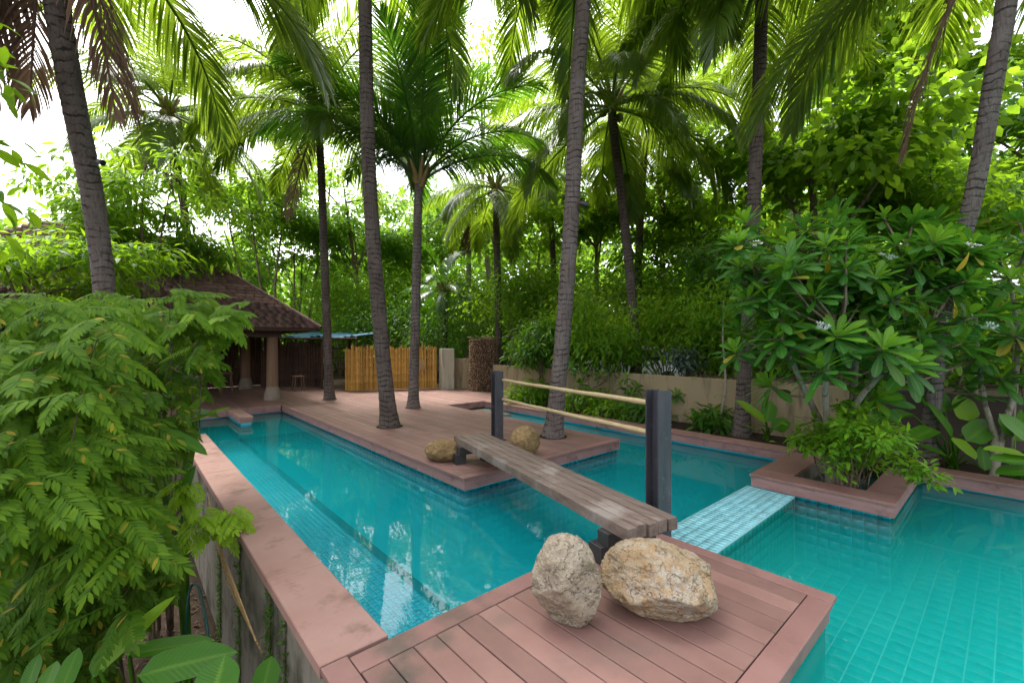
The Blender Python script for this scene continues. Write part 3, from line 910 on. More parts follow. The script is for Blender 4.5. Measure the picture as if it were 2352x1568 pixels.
for (x, y, rr) in ((3.1, 13.5, .155), (3.15, 17.3, .155), (-1.2, 13.5, .15), (-1.2, 17.3, .15)):
    M = Matrix.Translation((x, y, 0))
    p_ = obj('pillar', MB().lathe([(rr * .98, 0.3), (rr * .95, 1.0), (rr * .88, 1.72)], 14, M).mesh('pillar'), MAT['pillar_wood'], pv)
    bs = MB()
    w = rr * 1.45
    n8 = [(w, .0), (w * .97, .12), (rr * 1.12, .3), (rr * 1.02, .36)]
    bs.lathe(n8, 8, M @ Matrix.Rotation(R(22.5), 4, 'Z'))
    obj('pillar_base', bs.mesh('pillar_base'), MAT['pillar_base'], p_)
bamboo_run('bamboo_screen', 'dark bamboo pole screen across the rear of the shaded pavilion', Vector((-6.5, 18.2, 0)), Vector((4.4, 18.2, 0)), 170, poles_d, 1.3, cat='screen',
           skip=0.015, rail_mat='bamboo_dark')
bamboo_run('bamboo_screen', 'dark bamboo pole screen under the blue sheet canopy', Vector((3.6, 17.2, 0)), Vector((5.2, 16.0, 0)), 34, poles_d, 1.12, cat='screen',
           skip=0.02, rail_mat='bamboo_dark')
# blue sheet canopy
ca, cb = at(640, 772, 15.4), at(822, 772, 14.6)
cd = (cb - ca).normalized(); cn = Vector((-cd.y, cd.x, 0))
t = thing('sheet_canopy', 'low flat canopy of blue sheeting beside the brown pavilion roof', 'canopy', ((ca + cb) / 2).to_tuple()[:2] + (0,))
b = MB(); vs = []; nn = 40
Lc = (cb - ca).length
for j, (off, z) in enumerate(((0, 1.76), (1.7, 1.92))):
    for i in range(nn + 1):
        p = ca + cd * (Lc * i / nn) + cn * off
        vs.append((p.x, p.y, z + 0.02 * math.sin(i * 1.9) + 0.03 * math.sin(i * .37 + j)))
b.add(vs, [(i, i + 1, nn + 2 + i, nn + 1 + i) for i in range(nn)])
vs2 = [(x, y, z - 0.03) for x, y, z in vs]
b.add(vs2, [(nn + 1 + i, nn + 2 + i, i + 1, i) for i in range(nn)])
obj('blue_sheet', b.mesh('blue_sheet'), MAT['blue_sheet'], t)
obj('canopy_edge', MB().tube([Vector((ca.x, ca.y, 1.70)), Vector((cb.x, cb.y, 1.70))], 0.035, 6).mesh('canopy_edge'), MAT['dark_wood'], t)
for f, off in ((0.55, .05), (.97, .05), (0.55, 1.6), (.97, 1.6)):
    p = ca + cd * Lc * f + cn * off
    obj('post', MB().tube([Vector((p.x, p.y, 0)), Vector((p.x, p.y, 1.72))], 0.04, 8).mesh('post'), MAT['dark_wood'], t)

# stools and bench in the pavilion's shade
def stool(x, y, h, label, w=0.32):
    s = thing('stool', label, 'stool', (x, y, 0), 'wooden stools in the pavilion')
    obj('seat', MB().box(x - w / 2, y - w / 2, h - .035, x + w / 2, y + w / 2, h, .006).mesh('seat'), MAT['pillar_wood'], s)
    for sx in (-1, 1):
        for sy in (-1, 1):
            obj('leg', MB().tube([Vector((x + sx * (w / 2 - .04), y + sy * (w / 2 - .04), h - .03)), Vector((x + sx * (w / 2 - .01), y + sy * (w / 2 - .01), 0))], .016, 6).mesh('leg'),
                MAT['pillar_wood'], s)


p = at(700, 890, 14.6); stool(p.x - .2, p.y, 0.48, 'small wooden stool just behind the pavilion front pillar')
p = at(520, 890, 14.0); stool(p.x, p.y, 0.62, 'tall wooden stool in the dark end of the pavilion')
p = at(790, 880, 16.2)
t = thing('shelf_unit', 'dark wooden shelf unit in the doorway beside the bamboo fence', 'shelf', (p.x, p.y, 0))
for z in (.25, .62, 1.0, 1.35):
    obj('shelf', MB().box(p.x - .45, p.y - .15, z, p.x + .3, p.y + .15, z + .03).mesh('shelf'), MAT['dark_wood'], t)
for x in (-.45, .3):
    obj('upright', MB().box(p.x + x - .02, p.y - .16, 0, p.x + x + .02, p.y + .16, 1.45).mesh('upright'), MAT['dark_wood'], t)

# ------------------------------------------------------------------ footbridge
A = Vector((1.615 * 1.6, 1.0966 * 1.6, 0)); Bn = Vector((1.902 * 1.6, 1.006 * 1.6, 0))
Fl = Vector((2.1027 * 1.6, 3.151 * 1.6, 0)); Fr = Vector((2.403 * 1.6, 3.054 * 1.6, 0))
bd = ((Fl + Fr) / 2 - (A + Bn) / 2); blen = bd.length; bd.normalize()
br = Vector((bd.y, -bd.x, 0))
BT = 0.32
br_t = thing('footbridge', 'weathered grey plank footbridge crossing the pool between two decks', 'bridge', ((A + Bn) / 2).to_tuple()[:2] + (0,))
Mb = Matrix.Identity(4)
Mb.col[0].xyz = br; Mb.col[1].xyz = bd; Mb.col[2].xyz = Vector((0, 0, 1)); Mb.col[3].xyz = (A + Bn) / 2
W = (Bn - A).length
pw = W / 5
for i in range(5):
    x0 = -W / 2 + i * pw + 0.006; x1 = x0 + pw - 0.013
    e0, e1 = random.uniform(-.012, .012), random.uniform(-.02, .02)
    b = MB(); n = 14; vs = []
    for k in range(n + 1):
        y = e0 + (blen + e1 - e0) * k / n
        w_ = random.uniform(-.0025, .0025); zz = BT + random.uniform(-.002, .002)
        for (xx, z2) in ((x0 + w_, zz - .088), (x0 + w_, zz - .006), (x0 + w_ + .006, zz), (x1 + w_ - .006, zz), (x1 + w_, zz - .006), (x1 + w_, zz - .088)):
            vs.append(Mb @ Vector((xx, y, z2)))
    fs = []
    for k in range(n):
        for j in range(6):
            fs.append((k * 6 + j, k * 6 + (j + 1) % 6, (k + 1) * 6 + (j + 1) % 6, (k + 1) * 6 + j))
    fs += [(5, 4, 3, 2, 1, 0), tuple(n * 6 + j for j in range(6))]
    fs = [f[::-1] for f in fs]
    b.add(vs, fs)
    me = b.mesh('bridge_plank')
    obj('bridge_plank', me, MAT['wood'], br_t)
for yy in (0.22, blen - 0.25):
    obj('cross_beam', MB().box(-W / 2 - .03, yy - .06, BT - .19, W / 2 + .0, yy + .06, BT - .09, .004, Mb).mesh('cross_beam'), MAT['steel2'], br_t)
    obj('support_block', MB().box(-W / 2 - .07, yy - .03, 0.001, -W / 2 + .07, yy + .11, BT - .19, .004, Mb)
        .box(W / 2 - .16, yy - .03, 0.001, W / 2 - .02, yy + .11, BT - .19, .004, Mb).mesh('support_block'), MAT['steel2'], br_t)

# posts and bamboo rails
nP = at(1512, 1210, 3.82); fP = at(1142, 1008, 7.2)
rl = thing('bridge_railing', 'two dark steel posts holding two pale bamboo rails along the footbridge', 'railing', (nP.x, nP.y, 0))


def steel_post(p, h, name='steel_post'):
    ang = math.atan2(bd.y, bd.x)
    M = Matrix.Translation((p.x, p.y, 0)) @ Matrix.Rotation(ang, 4, 'Z')
    w, d, t_ = 0.075, 0.075, 0.012
    # a rolled section: two flanges and a web
    b = MB()
    b.box(-d, -w, -0.25, -d + t_, w, h, 0, M)
    b.box(d - t_, -w, -0.25, d, w, h, 0, M)
    b.box(-d + t_, -t_ / 2, -0.25, d - t_, t_ / 2, h - .002, 0, M)
    o = obj(name, b.mesh(name), MAT['steel'], rl)
    obj('base_plate', MB().box(-.11, -.11, .001, .11, .11, .012, 0, M).mesh('base_plate'), MAT['steel2'], o)
    return o


steel_post(nP, 1.18); steel_post(fP, 1.12)
for (pa, pb) in (((1153, 872), (1490, 924)), ((1153, 916), (1490, 992))):
    a = at(*pa, 7.2); b_ = at(*pb, 3.86)
    pts, rad = [], []
    n = 22
    for i in range(n + 1):
        f = i / n
        q = a.lerp(b_, f); q.z += -0.006 * math.sin(math.pi * f) + 0.002 * math.sin(f * 17)
        pts.append(q); rad.append(0.0215 + 0.002 * f + (0.0035 if i % 4 == 1 else 0))
    obj('bamboo_rail', MB().tube(pts, rad, 9).mesh('bamboo_rail'), MAT['bamboo_pale'], rl)

# ------------------------------------------------------------------ boulders
def rock_mat(name, c1, c2, c3, dark):
    c1, c2, c3, dark = [tuple(x * ALB for x in c) for c in (c1, c2, c3, dark)]
    m, nt, out = new_mat(name)
    N = NT(nt)
    a = N.noise(N.pos(), 3.5, 6, 0.6); b = N.noise(N.pos(), 22, 5, 0.65); c = N.noise(N.pos((1, 1, 1.6)), 7, 5)
    d_ = N.noise(N.pos(), 110, 3, 0.7)
    col = N.mix(N.ramp(a, (0.40, 0), (0.60, 1)), c1, c2)
    col = N.mix(N.math('MULTIPLY', N.ramp(b, (0.45, 0), (0.60, 1)), .75), col, c3)
    col = N.mix(N.math('MULTIPLY', N.ramp(c, (0.58, 0), (0.68, 1)), .55), col, dark)
    col = N.mix(N.math('MULTIPLY', N.ramp(d_, (0.57, 0), (0.67, 1)), .35), col, dark)
    e_ = N.noise(N.pos((1, 1, 1.4)), 5.0, 7, 0.62)
    crack = N.ramp(N.math('ABSOLUTE', N.math('SUBTRACT', e_, .52)), (0.0, .55), (0.008, 0))
    pit = N.ramp(N.noise(N.pos(), 55, 3, .6), (0.64, 0), (0.72, .6))
    col = N.mix(N.math('MULTIPLY', N.math('MAXIMUM', crack, pit), .8), col, tuple(x * .5 for x in dark))
    h = N.math('ADD', N.math('ADD', b, N.math('MULTIPLY', c, 1.2)), N.math('MULTIPLY', d_, .35))
    h = N.math('SUBTRACT', h, N.math('MULTIPLY', N.math('MAXIMUM', crack, pit), .6))
    N.bsdf(out, col, 0.9, 0.15, N.bump(h, 1.0, 0.028))
    return m


def boulder(label, c, size, seed, mat, planes, rotz=0.0, lumps=0.10, tilt=(0, 0)):
    import bmesh
    from mathutils import noise
    bm = bmesh.new()
    bmesh.ops.create_icosphere(bm, subdivisions=6, radius=1.0)
    off = Vector((seed * 7.3, seed * 3.1, seed))
    rr = random.Random(seed)
    pls = [(Vector(p).normalized(), d) for p, d in planes]
    for v_ in bm.verts:
        n = v_.co.normalized()
        r = 1.0
        for pn, dist in pls:                      # soft cut planes make the broken faces
            k = n.dot(pn)
            if k > 0.05:
                lim = dist / k
                if lim < r:
                    r = lim + (r - lim) * 0.05
        r *= 1 + lumps * noise.noise(n * 1.6 + off) + lumps * .45 * noise.noise(n * 4.5 + off) + lumps * .30 * noise.noise(n * 11 + off) + lumps * .16 * noise.noise(n * 28 + off) + lumps * .07 * noise.noise(n * 60 + off)
        v_.co = n * r
    M = Matrix.Rotation(rotz, 4, 'Z') @ Matrix.Rotation(tilt[0], 4, 'X') @ Matrix.Rotation(tilt[1], 4, 'Y') @ Matrix.Diagonal((size[0], size[1], size[2], 1))
    bmesh.ops.transform(bm, matrix=M, verts=bm.verts)
    zmin = min(v_.co.z for v_ in bm.verts)
    for v_ in bm.verts:
        if v_.co.z < zmin + 0.03: v_.co.z = zmin + 0.03 + (v_.co.z - zmin - .03) * .2
    zmin = min(v_.co.z for v_ in bm.verts)
    me = bpy.data.meshes.new('boulder'); bm.to_mesh(me); bm.free()
    me.polygons.foreach_set('use_smooth', [True] * len(me.polygons))
    me.materials.append(mat)
    o = obj('boulder', me, None, None, Matrix.Translation((c.x, c.y, -zmin - 0.002)))
    return tag(o, label, 'boulder', 'boulders at the bridge ends')


MAT['rock_grey'] = rock_mat('pale_granite', (0.50, 0.42, 0.32), (0.57, 0.49, 0.39), (0.42, 0.34, 0.23), (0.15, 0.115, 0.07))
MAT['rock_ochre'] = rock_mat('ochre_granite', (0.47, 0.36, 0.22), (0.54, 0.47, 0.38), (0.48, 0.30, 0.15), (0.15, 0.105, 0.055))
MAT['rock_tan'] = rock_mat('tan_granite', (0.46, 0.33, 0.17), (0.38, 0.25, 0.12), (0.30, 0.18, 0.07), (0.18, 0.11, 0.05))
cR = -HEAD
boulder('upright pale grey boulder beside the bridge end on the near deck', atz(1303, 1432, 0) , (0.195, 0.165, 0.26), 3, MAT['rock_grey'],
        [((.5, -.8, .1), .80), ((-.7, -.6, .1), .86), ((.9, .1, .35), .85), ((-.5, -.75, -.6), .70), ((0, -.25, 1), .97)], cR, 0.10, (0.1, -0.05))
boulder('broad ochre boulder under the near end of the bridge', atz(1513, 1398, 0), (0.345, 0.275, 0.20), 8, MAT['rock_ochre'],
        [((-.75, -.6, .25), .72), ((.25, -.75, .7), .80), ((.3, .1, 1), .84), ((1, -.2, .1), .88), ((-.1, -.9, -.5), .8)], cR, 0.09, (0, 0.12))
boulder('small mossy tan boulder by the far bridge support', atz(1020, 1056, 0), (0.26, 0.2, 0.15), 12, MAT['rock_tan'],
        [((-.6, -.6, .5), .82), ((.2, .2, 1), .85)], cR, 0.10)
boulder('rounded golden boulder between the bridge and the palm trunk', atz(1206, 1044, 0), (0.21, 0.2, 0.215), 17, MAT['rock_tan'],
        [((.7, -.5, .3), .88), ((-.5, -.7, .5), .9)], cR, 0.06)

# ------------------------------------------------------------------ leaf, frond and flower shapes
def blade(L, W, shape='ell', n=5, fold=0.18, droop=0.15, curl=0.0):
    """one leaf along +Y: left edge, midrib, right edge"""
    V, UV, F = [], [], []
    for i in range(n + 1):
        t = i / n
        if shape == 'ell':
            w = math.sin(math.pi * min(1, max(0, t * .96 + .02))) ** .85
        elif shape == 'obo':
            w = max(.1, (t / .68) ** .95) if t < .68 else max(.12, 1 - ((t - .68) / .33) ** 2.4) ** .5
        elif shape == 'lan':
            w = math.sin(math.pi * t ** .8) ** .9 if 0 < t < 1 else 0
        elif shape == 'paddle':
            w = min(1, (max(t, .0) / .16)) ** .6 * (1 - max(0, (t - .55) / .45) ** 2.2) ** .9
        w = max(w, 0.02) * W / 2
        z = -droop * L * t * t
        for s in (-1, 0, 1):
            V.append((s * w * (1 - .12 * fold), t * L, z + abs(s) * w * fold + curl * math.sin(t * 9 + s) * W))
            UV.append(((s + 1) / 2, t))
        if i:
            a = (i - 1) * 3
            F += [(a, a + 1, a + 4, a + 3), (a + 1, a + 2, a + 5, a + 4)]
    return np.array(V), np.array(F), np.array(UV)


def join(parts):
    V, F, U, k = [], [], [], 0
    for v_, f_, u_ in parts:
        V.append(v_); F.append(np.asarray(f_) + k); U.append(u_); k += len(v_)
    return np.concatenate(V), np.concatenate(F), np.concatenate(U)


def strip_tube(pts, rad, n=4):
    b = MB().tube(pts, rad, n, caps=False)
    V = np.array([tuple(p) for p in b.v]); U = np.tile([.5, .3], (len(V), 1))
    return V, np.array(b.f), U


def place(part, M):
    v_, f_, u_ = part
    M = np.asarray(M)
    return v_ @ M[:3, :3].T + M[:3, 3], f_, u_


def pinnate(L, pairs, ll, lw, seed, droop=.5, stalk=.16):
    """compound leaf: paired leaflets along a drooping stalk, +Y outwards"""
    rr = np.random.default_rng(seed)
    n = 10
    ang = -droop * np.linspace(0, 1, n + 1) ** 1.2
    pts = [np.zeros(3)]
    for a in ang[1:]:
        pts.append(pts[-1] + np.array([0, math.cos(a), math.sin(a)]) * L / n)
    pts = np.array(pts)
    parts = [strip_tube([Vector(p) for p in pts], list(np.linspace(.0035, .0012, n + 1)))]
    leaf = blade(1, lw / ll, 'ell', 3, .22, .12)

    def on(s):
        i = min(int(s * n), n - 1); f = s * n - i
        p = pts[i] * (1 - f) + pts[i + 1] * f
        t = pts[i + 1] - pts[i]; return p, t / np.linalg.norm(t)
    for k in range(pairs):
        s = stalk + (1 - stalk) * (k + .3) / pairs
        p, t = on(s)
        prof = .72 + .28 * math.sin(math.pi * min(1, .25 + .7 * k / pairs))
        for side in (-1, 1):
            q = p + t * rr.uniform(-.01, .01) * L
            a = R(58 - 22 * k / pairs + rr.uniform(-6, 6))
            d = np.array([side * math.sin(a), math.cos(a) * t[1], math.cos(a) * t[2] - rr.uniform(.05, .22)])
            M = frames([q], [d], [[0, -t[2], t[1]]], ll * prof * rr.uniform(.92, 1.08))[0]
            parts.append(place(leaf, M))
    p, t = on(.999)
    parts.append(place(leaf, frames([p], [t + np.array([0, 0, -.1])], [[0, -t[2], t[1]]], ll * 1.02)[0]))
    return join(parts)


def frond(e0, L, droop, seed, pairs=112, hang=.32, ragged=.0, ll0=.98):
    """coconut frond along +X in the XZ plane, leaflets weighed down by gravity"""
    rr = np.random.default_rng(seed)
    n = 22
    pts = [np.zeros(3)]
    side_w = rr.uniform(-.12, .12)
    for i in range(n):
        s = (i + .5) / n
        e = R(e0 - droop * s ** 1.5)
        e = max(e, R(-86))
        pts.append(pts[-1] + np.array([math.cos(e), side_w * s * s, math.sin(e)]) * L / n)
    pts = np.array(pts)
    parts = [strip_tube([Vector(p) for p in pts], [0.030 * (1 - s) ** .8 + .004 for s in np.linspace(0, 1, n + 1)], 5)]
    for k in range(pairs):
        s = .17 + .83 * (k + .5) / pairs
        i = min(int(s * n), n - 1); f = s * n - i
        p = pts[i] * (1 - f) + pts[i + 1] * f
        T = pts[i + 1] - pts[i]; T /= np.linalg.norm(T)
        S = np.array([-T[1], T[0], 0]); S /= np.linalg.norm(S) + 1e-9
        B = np.cross(T, S)
        u = (s - .17) / .83
        ll = ll0 * L / 3.3 * (0.52 + .48 * math.sin(math.pi * min(1, u * .85 + .18))) * (1 - .45 * max(0, u - .75) / .25)
        for side in (-1, 1):
            if rr.random() < ragged: continue
            a = R(62 - 34 * u + rr.uniform(-5, 5))
            d = T * math.cos(a) + S * side * math.sin(a) + B * rr.uniform(.12, .38)
            d /= np.linalg.norm(d)
            q = p.copy(); wd = .031 * L / 3.3
            Vv, Uu = [], []
            ln = ll * rr.uniform(.85, 1.08)
            for j, (fr, ww) in enumerate(((0, .55), (.33, 1.0), (.68, .7), (1.0, .08))):
                if j:
                    step = fr - (0, .33, .68)[j - 1]
                    d = d + np.array([0, 0, -1]) * hang * (0.55 + .5 * j) * rr.uniform(.75, 1.25) * (1 - abs(d[2]) * .4)
                    d /= np.linalg.norm(d); q = q + d * ln * step
                wv = T - d * T.dot(d); wv /= np.linalg.norm(wv) + 1e-9
                for sg in (-1, 1):
                    Vv.append(q + wv * sg * wd * ww / 2); Uu.append((.25 if sg < 0 else .25, fr))
            parts.append((np.array(Vv), np.array([(0, 1, 3, 2), (2, 3, 5, 4), (4, 5, 7, 6)]), np.array(Uu)))
    return join(parts)


LV = {}
LV['tree'] = [blade(1, .42, 'ell', 2, .25, .2), blade(1, .5, 'ell', 2, .15, .3)]
LV['lance'] = [blade(1, .26, 'lan', 3, .2, .25), blade(1, .3, 'lan', 3, .15, .4)]
LV['round'] = [blade(1, .8, 'ell', 3, .15, .25), blade(1, .72, 'ell', 3, .2, .35)]


def varset(key, mat, smooth=True):
    return [Var('leaf', *p, mat, smooth) for p in LV[key]]


# palms: a library of fronds by starting angle
ELEV = [80, 64, 48, 32, 14, -6, -26]
FR = {}
for kind, mat in (('palm', 'palm'), ('green', 'palm_green')):
    FR[kind] = []
    for i, e in enumerate(ELEV):
        for s in range(2):
            dr = (42, 62, 78, 84, 72, 60, 50)[i] * (1 if s == 0 else 1.2)
            g = frond(e, 3.3, dr, 10 * i + s + (100 if kind == 'green' else 0), hang=(.10, .16, .26, .34, .38, .36, .3)[i], ragged=.03)
            FR[kind].append(Var('frond', *g, MAT[mat], False))
FR['dead'] = [Var('dead_frond', *frond(-66, 2.7, 16, 61 + s, 70, .5, .22), MAT['palm_dead'], False) for s in range(3)]


def palm(label, path, r0, r1, nf, size, seed, bark='trunk_grey', kind='palm', dead=0, nuts=0, emin=-30, emax=82, spot=None, az0=None, dead_az=None, clear=0, group='coconut palms around the pool'):
    rr = random.Random(seed)
    base, top = path[0], path[-1]
    t = thing('palm_tree', label, 'palm tree', base, group)
    # smooth path through the given points
    P = [path[0]] + list(path) + [path[-1]]
    pts = []
    for i in range(1, len(P) - 2):
        for k in range(12):
            f = k / 12
            a, b, c, d = P[i - 1], P[i], P[i + 1], P[i + 2]
            pts.append(0.5 * ((2 * b) + (c - a) * f + (2 * a - 5 * b + 4 * c - d) * f * f + (3 * b - a - 3 * c + d) * f ** 3))
    pts.append(path[-1])
    # resample into ring scars
    seg = [0]
    for a, b in zip(pts, pts[1:]): seg.append(seg[-1] + (b - a).length)
    tot = seg[-1]
    def along(s):
        for i in range(len(seg) - 1):
            if s <= seg[i + 1] or i == len(seg) - 2:
                return pts[i].lerp(pts[i + 1], (s - seg[i]) / max(1e-6, seg[i + 1] - seg[i]))
    tp, tr, s = [], [], 0.0
    while s < tot:
        f = s / tot
        r = r0 + (r1 - r0) * f + 0.45 * r0 * math.exp(-s / 0.28)
        h = rr.uniform(.055, .10)
        tp += [along(s), along(min(tot, s + h * .75))]; tr += [r * rr.uniform(1.0, 1.03), r * rr.uniform(.955, .985)]
        s += h
    tp.append(top); tr.append(r1)
    tp2, tr2 = [tp[0]], [tr[0]]
    for p_, r_ in zip(tp[1:], tr[1:]):
        if (p_ - tp2[-1]).length > 1e-4: tp2.append(p_); tr2.append(r_)
    obj('trunk', MB().tube(tp2, tr2, 16, jitter=.012).mesh('trunk'), MAT[bark], t)
    if abs(base.z) < 1e-6:                                # cut-out in the deck round the trunk
        obj('planting_hole', MB().lathe([(r0 * 1.8, .002), (r0 * 1.75, .006)], 14, Matrix.Translation(base)).mesh('planting_hole'), MAT['soil'], t)
    # crown shaft of old frond bases
    for k in range(7):
        an = k * 2.4 + seed
        o = Vector((math.cos(an), math.sin(an), 0))
        q = top + o * r1 * .7 + Vector((0, 0, rr.uniform(-.18, .12)))
        b = MB().tube([q, q + o * .12 + Vector((0, 0, .28)), q + o * .26 + Vector((0, 0, .52))], [.075, .055, .026], 6)
        obj('frond_base', b.mesh('frond_base'), MAT['petiole'], t)
    lib = FR[kind]
    for k in range(nf):
        f = (k + .5) / nf
        e = emax + (emin - emax) * f ** .85 + rr.uniform(-7, 7)
        i = min(range(7), key=lambda j: abs(ELEV[j] - e))
        va = lib[2 * i + rr.randrange(2)]
        az = (az0 if az0 is not None else seed) + k * 2.39996 + rr.uniform(-.2, .2)
        off = (az - math.atan2(EYE * 0 - top.y, -top.x) + math.pi) % (2 * math.pi) - math.pi
        if clear and e < 58 and abs(off) < R(clear): az += math.copysign(R(clear) - abs(off) + R(12), off)
        sc_ = size / 3.3 * rr.uniform(.88, 1.1)
        M = Matrix.Translation(top + Vector((0, 0, .12 * (1 - f)))) @ Matrix.Rotation(az, 4, 'Z') @ Matrix.Rotation(R(ELEV[i] - e) * .6, 4, 'Y') \
            @ Matrix.Diagonal((sc_, sc_ * rr.choice((-1, 1)), sc_, 1))
        obj('frond', va.me, None, t, M)
    for k in range(dead):
        az = seed * 1.3 + k * 2.2 + rr.uniform(-.3, .3) if dead_az is None else dead_az[k % len(dead_az)] + rr.uniform(-.2, .2)
        sc_ = size / 3.3 * rr.uniform(.8, 1.05)
        M = Matrix.Translation(top - Vector((0, 0, .1))) @ Matrix.Rotation(az, 4, 'Z') @ Matrix.Diagonal((sc_, sc_, sc_, 1))
        obj('dead_frond', FR['dead'][k % 3].me, None, t, M)
    for k in range(nuts):
        an = k * 2.1 + seed
        p_ = top + Vector((math.cos(an) * .24, math.sin(an) * .24, -.02 - .08 * (k % 3)))
        obj('coconut', MB().lathe([(.02, -.12), (.075, -.08), (.1, 0), (.08, .08), (.02, .12)], 10, Matrix.Translation(p_)).mesh('coconut'), MAT['coconut'], t)
    return t

# ------------------------------------------------------------------ palms
V3 = Vector
palm('leaning grey palm at the left with brown dead fronds, nearest the shrubs',
     [at(262, 1346, 5.6), at(246, 760, 5.6), at(217, 480, 5.4), at(172, 250, 5.0), at(130, 0, 4.6), at(96, -330, 4.35)], .115, .11, 16, 3.2, 1, 'trunk_mid', dead=7, emin=-8, clear=60, dead_az=[R(138), R(120), R(152), R(-45), R(108), R(-20), R(145)])
palm('slender coconut palm with nuts rising behind the pavilion roof',
     [at(440, 917, 13.2), at(431, 560, 13), at(409, 400, 13), at(387, 262, 13)], .105, .095, 24, 3.3, 2, 'trunk_dark', nuts=9, dead=2)
palm('dark trunked palm standing on the deck beside the pavilion pillar',
     [atz(757, 917, 0), at(746, 620, 12.1), at(738, 400, 12.0), at(731, 262, 11.9)], .115, .095, 24, 3.6, 3, 'trunk_dark', dead=1, emin=-14)
palm('leaning dark palm on the deck in front of the bamboo fence',
     [atz(895, 979, 0), at(869, 700, 8.3), at(848, 400, 8.2), at(838, 0, 8.1), at(834, -290, 8.1)], .14, .115, 24, 4.0, 4, 'trunk_dark', clear=40, emin=-28)
palm('short palm on the deck with a crown of big upright green fronds',
     [atz(949, 936, 0), at(955, 700, 10.7), at(960, 480, 10.7), at(963, 420, 10.7)], .115, .10, 18, 3.6, 5, 'trunk_mid', kind='green', clear=60, emin=40, emax=88)
palm('thin dark palm behind the rough brown column',
     [at(1148, 898, 15.5), at(1143, 640, 15.5), at(1138, 435, 15.5)], .13, .11, 18, 3.1, 6, 'trunk_dark', emin=-38, nuts=5)
palm('tall palm on the deck corner behind the rounded golden boulder',
     [atz(1270, 1002, 0), at(1292, 780, 7.4), at(1312, 500, 7.3), at(1326, 200, 7.2), at(1340, 0, 7.1), at(1350, -300, 7.1)], .135, .115, 24, 4.0, 7, 'trunk_mid', clear=40, emin=-28)
palm('curved palm beyond the tan wall with a full drooping crown',
     [at(1462, 935, 11.5), at(1457, 760, 11.5), at(1440, 560, 11.4), at(1413, 330, 11.2), at(1405, 250, 11.2)], .13, .11, 26, 3.8, 8, 'trunk_dark', nuts=6, emin=-32)
palm('thinner palm standing just behind the curved one',
     [at(1466, 900, 14.5), at(1466, 620, 14.5), at(1480, 345, 14.5)], .13, .11, 20, 3.2, 9, 'trunk_dark', emin=-36, dead=2)
palm('very dark palm in the planting strip behind the pool',
     [at(1703, 1001, 7.9), at(1712, 800, 7.9), at(1729, 500, 7.9), at(1743, 200, 7.9), at(1750, 0, 7.9), at(1754, -70, 7.9)], .12, .105, 19, 3.2, 10, 'trunk_dark', emin=-26)
palm('leaning palm at the right rising out of the frangipani leaves',
     [at(2128, 1072, 6.0), at(2170, 700, 5.8), at(2236, 450, 5.5), at(2288, 150, 5.2), at(2312, 0, 5.1), at(2336, -330, 4.95)], .088, .095, 13, 3.9, 11, 'trunk_mid', clear=70, emin=-22, dead=1)
palm('bright sunlit palm far behind the broad leaved tree',
     [at(1850, 905, 14.5), at(1830, 500, 14.5), at(1812, 70, 14.5)], .13, .11, 18, 3.2, 12, 'trunk_dark', emin=-30)
palm('small young palm with yellow green fronds beyond the fence',
     [at(1022, 893, 17), at(1022, 760, 17), at(1021, 668, 17)], .13, .12, 13, 1.9, 13, 'trunk_dark', kind='green', emin=-15)
palm('pale thin palm with limp brown fronds far beyond the fence',
     [at(1076, 893, 20), at(1076, 700, 20), at(1078, 505, 20)], .13, .11, 9, 2.2, 14, 'bark_pale', emin=-40, dead=8)
palm('tall palm beyond the tan wall half hidden by the curved palm',
     [at(1275, 893, 18), at(1272, 640, 18), at(1262, 420, 18)], .13, .11, 16, 3.0, 15, 'trunk_dark', emin=-36)

# ------------------------------------------------------------------ broadleaf trees and bushes
def leaf_cloud(C, nleaf, sig, flat, size, rr, droop=.35):
    C = np.asarray(C)
    idx = rr.integers(0, len(C), nleaf)
    off = rr.normal(0, 1, (nleaf, 3)) * np.array([sig, sig, sig * flat])
    off *= (0.55 + .45 * rr.random((nleaf, 1)))
    pos = C[idx] + off
    d = off / (np.linalg.norm(off, axis=1, keepdims=True) + 1e-6) * np.array([1, 1, .4]) + rr.normal(0, .45, (nleaf, 3)) + np.array([0, 0, -droop])
    up = np.array([0, 0, 1.0]) + rr.normal(0, .35, (nleaf, 3))
    return frames(pos, d, up, size * rr.uniform(.65, 1.25, nleaf))


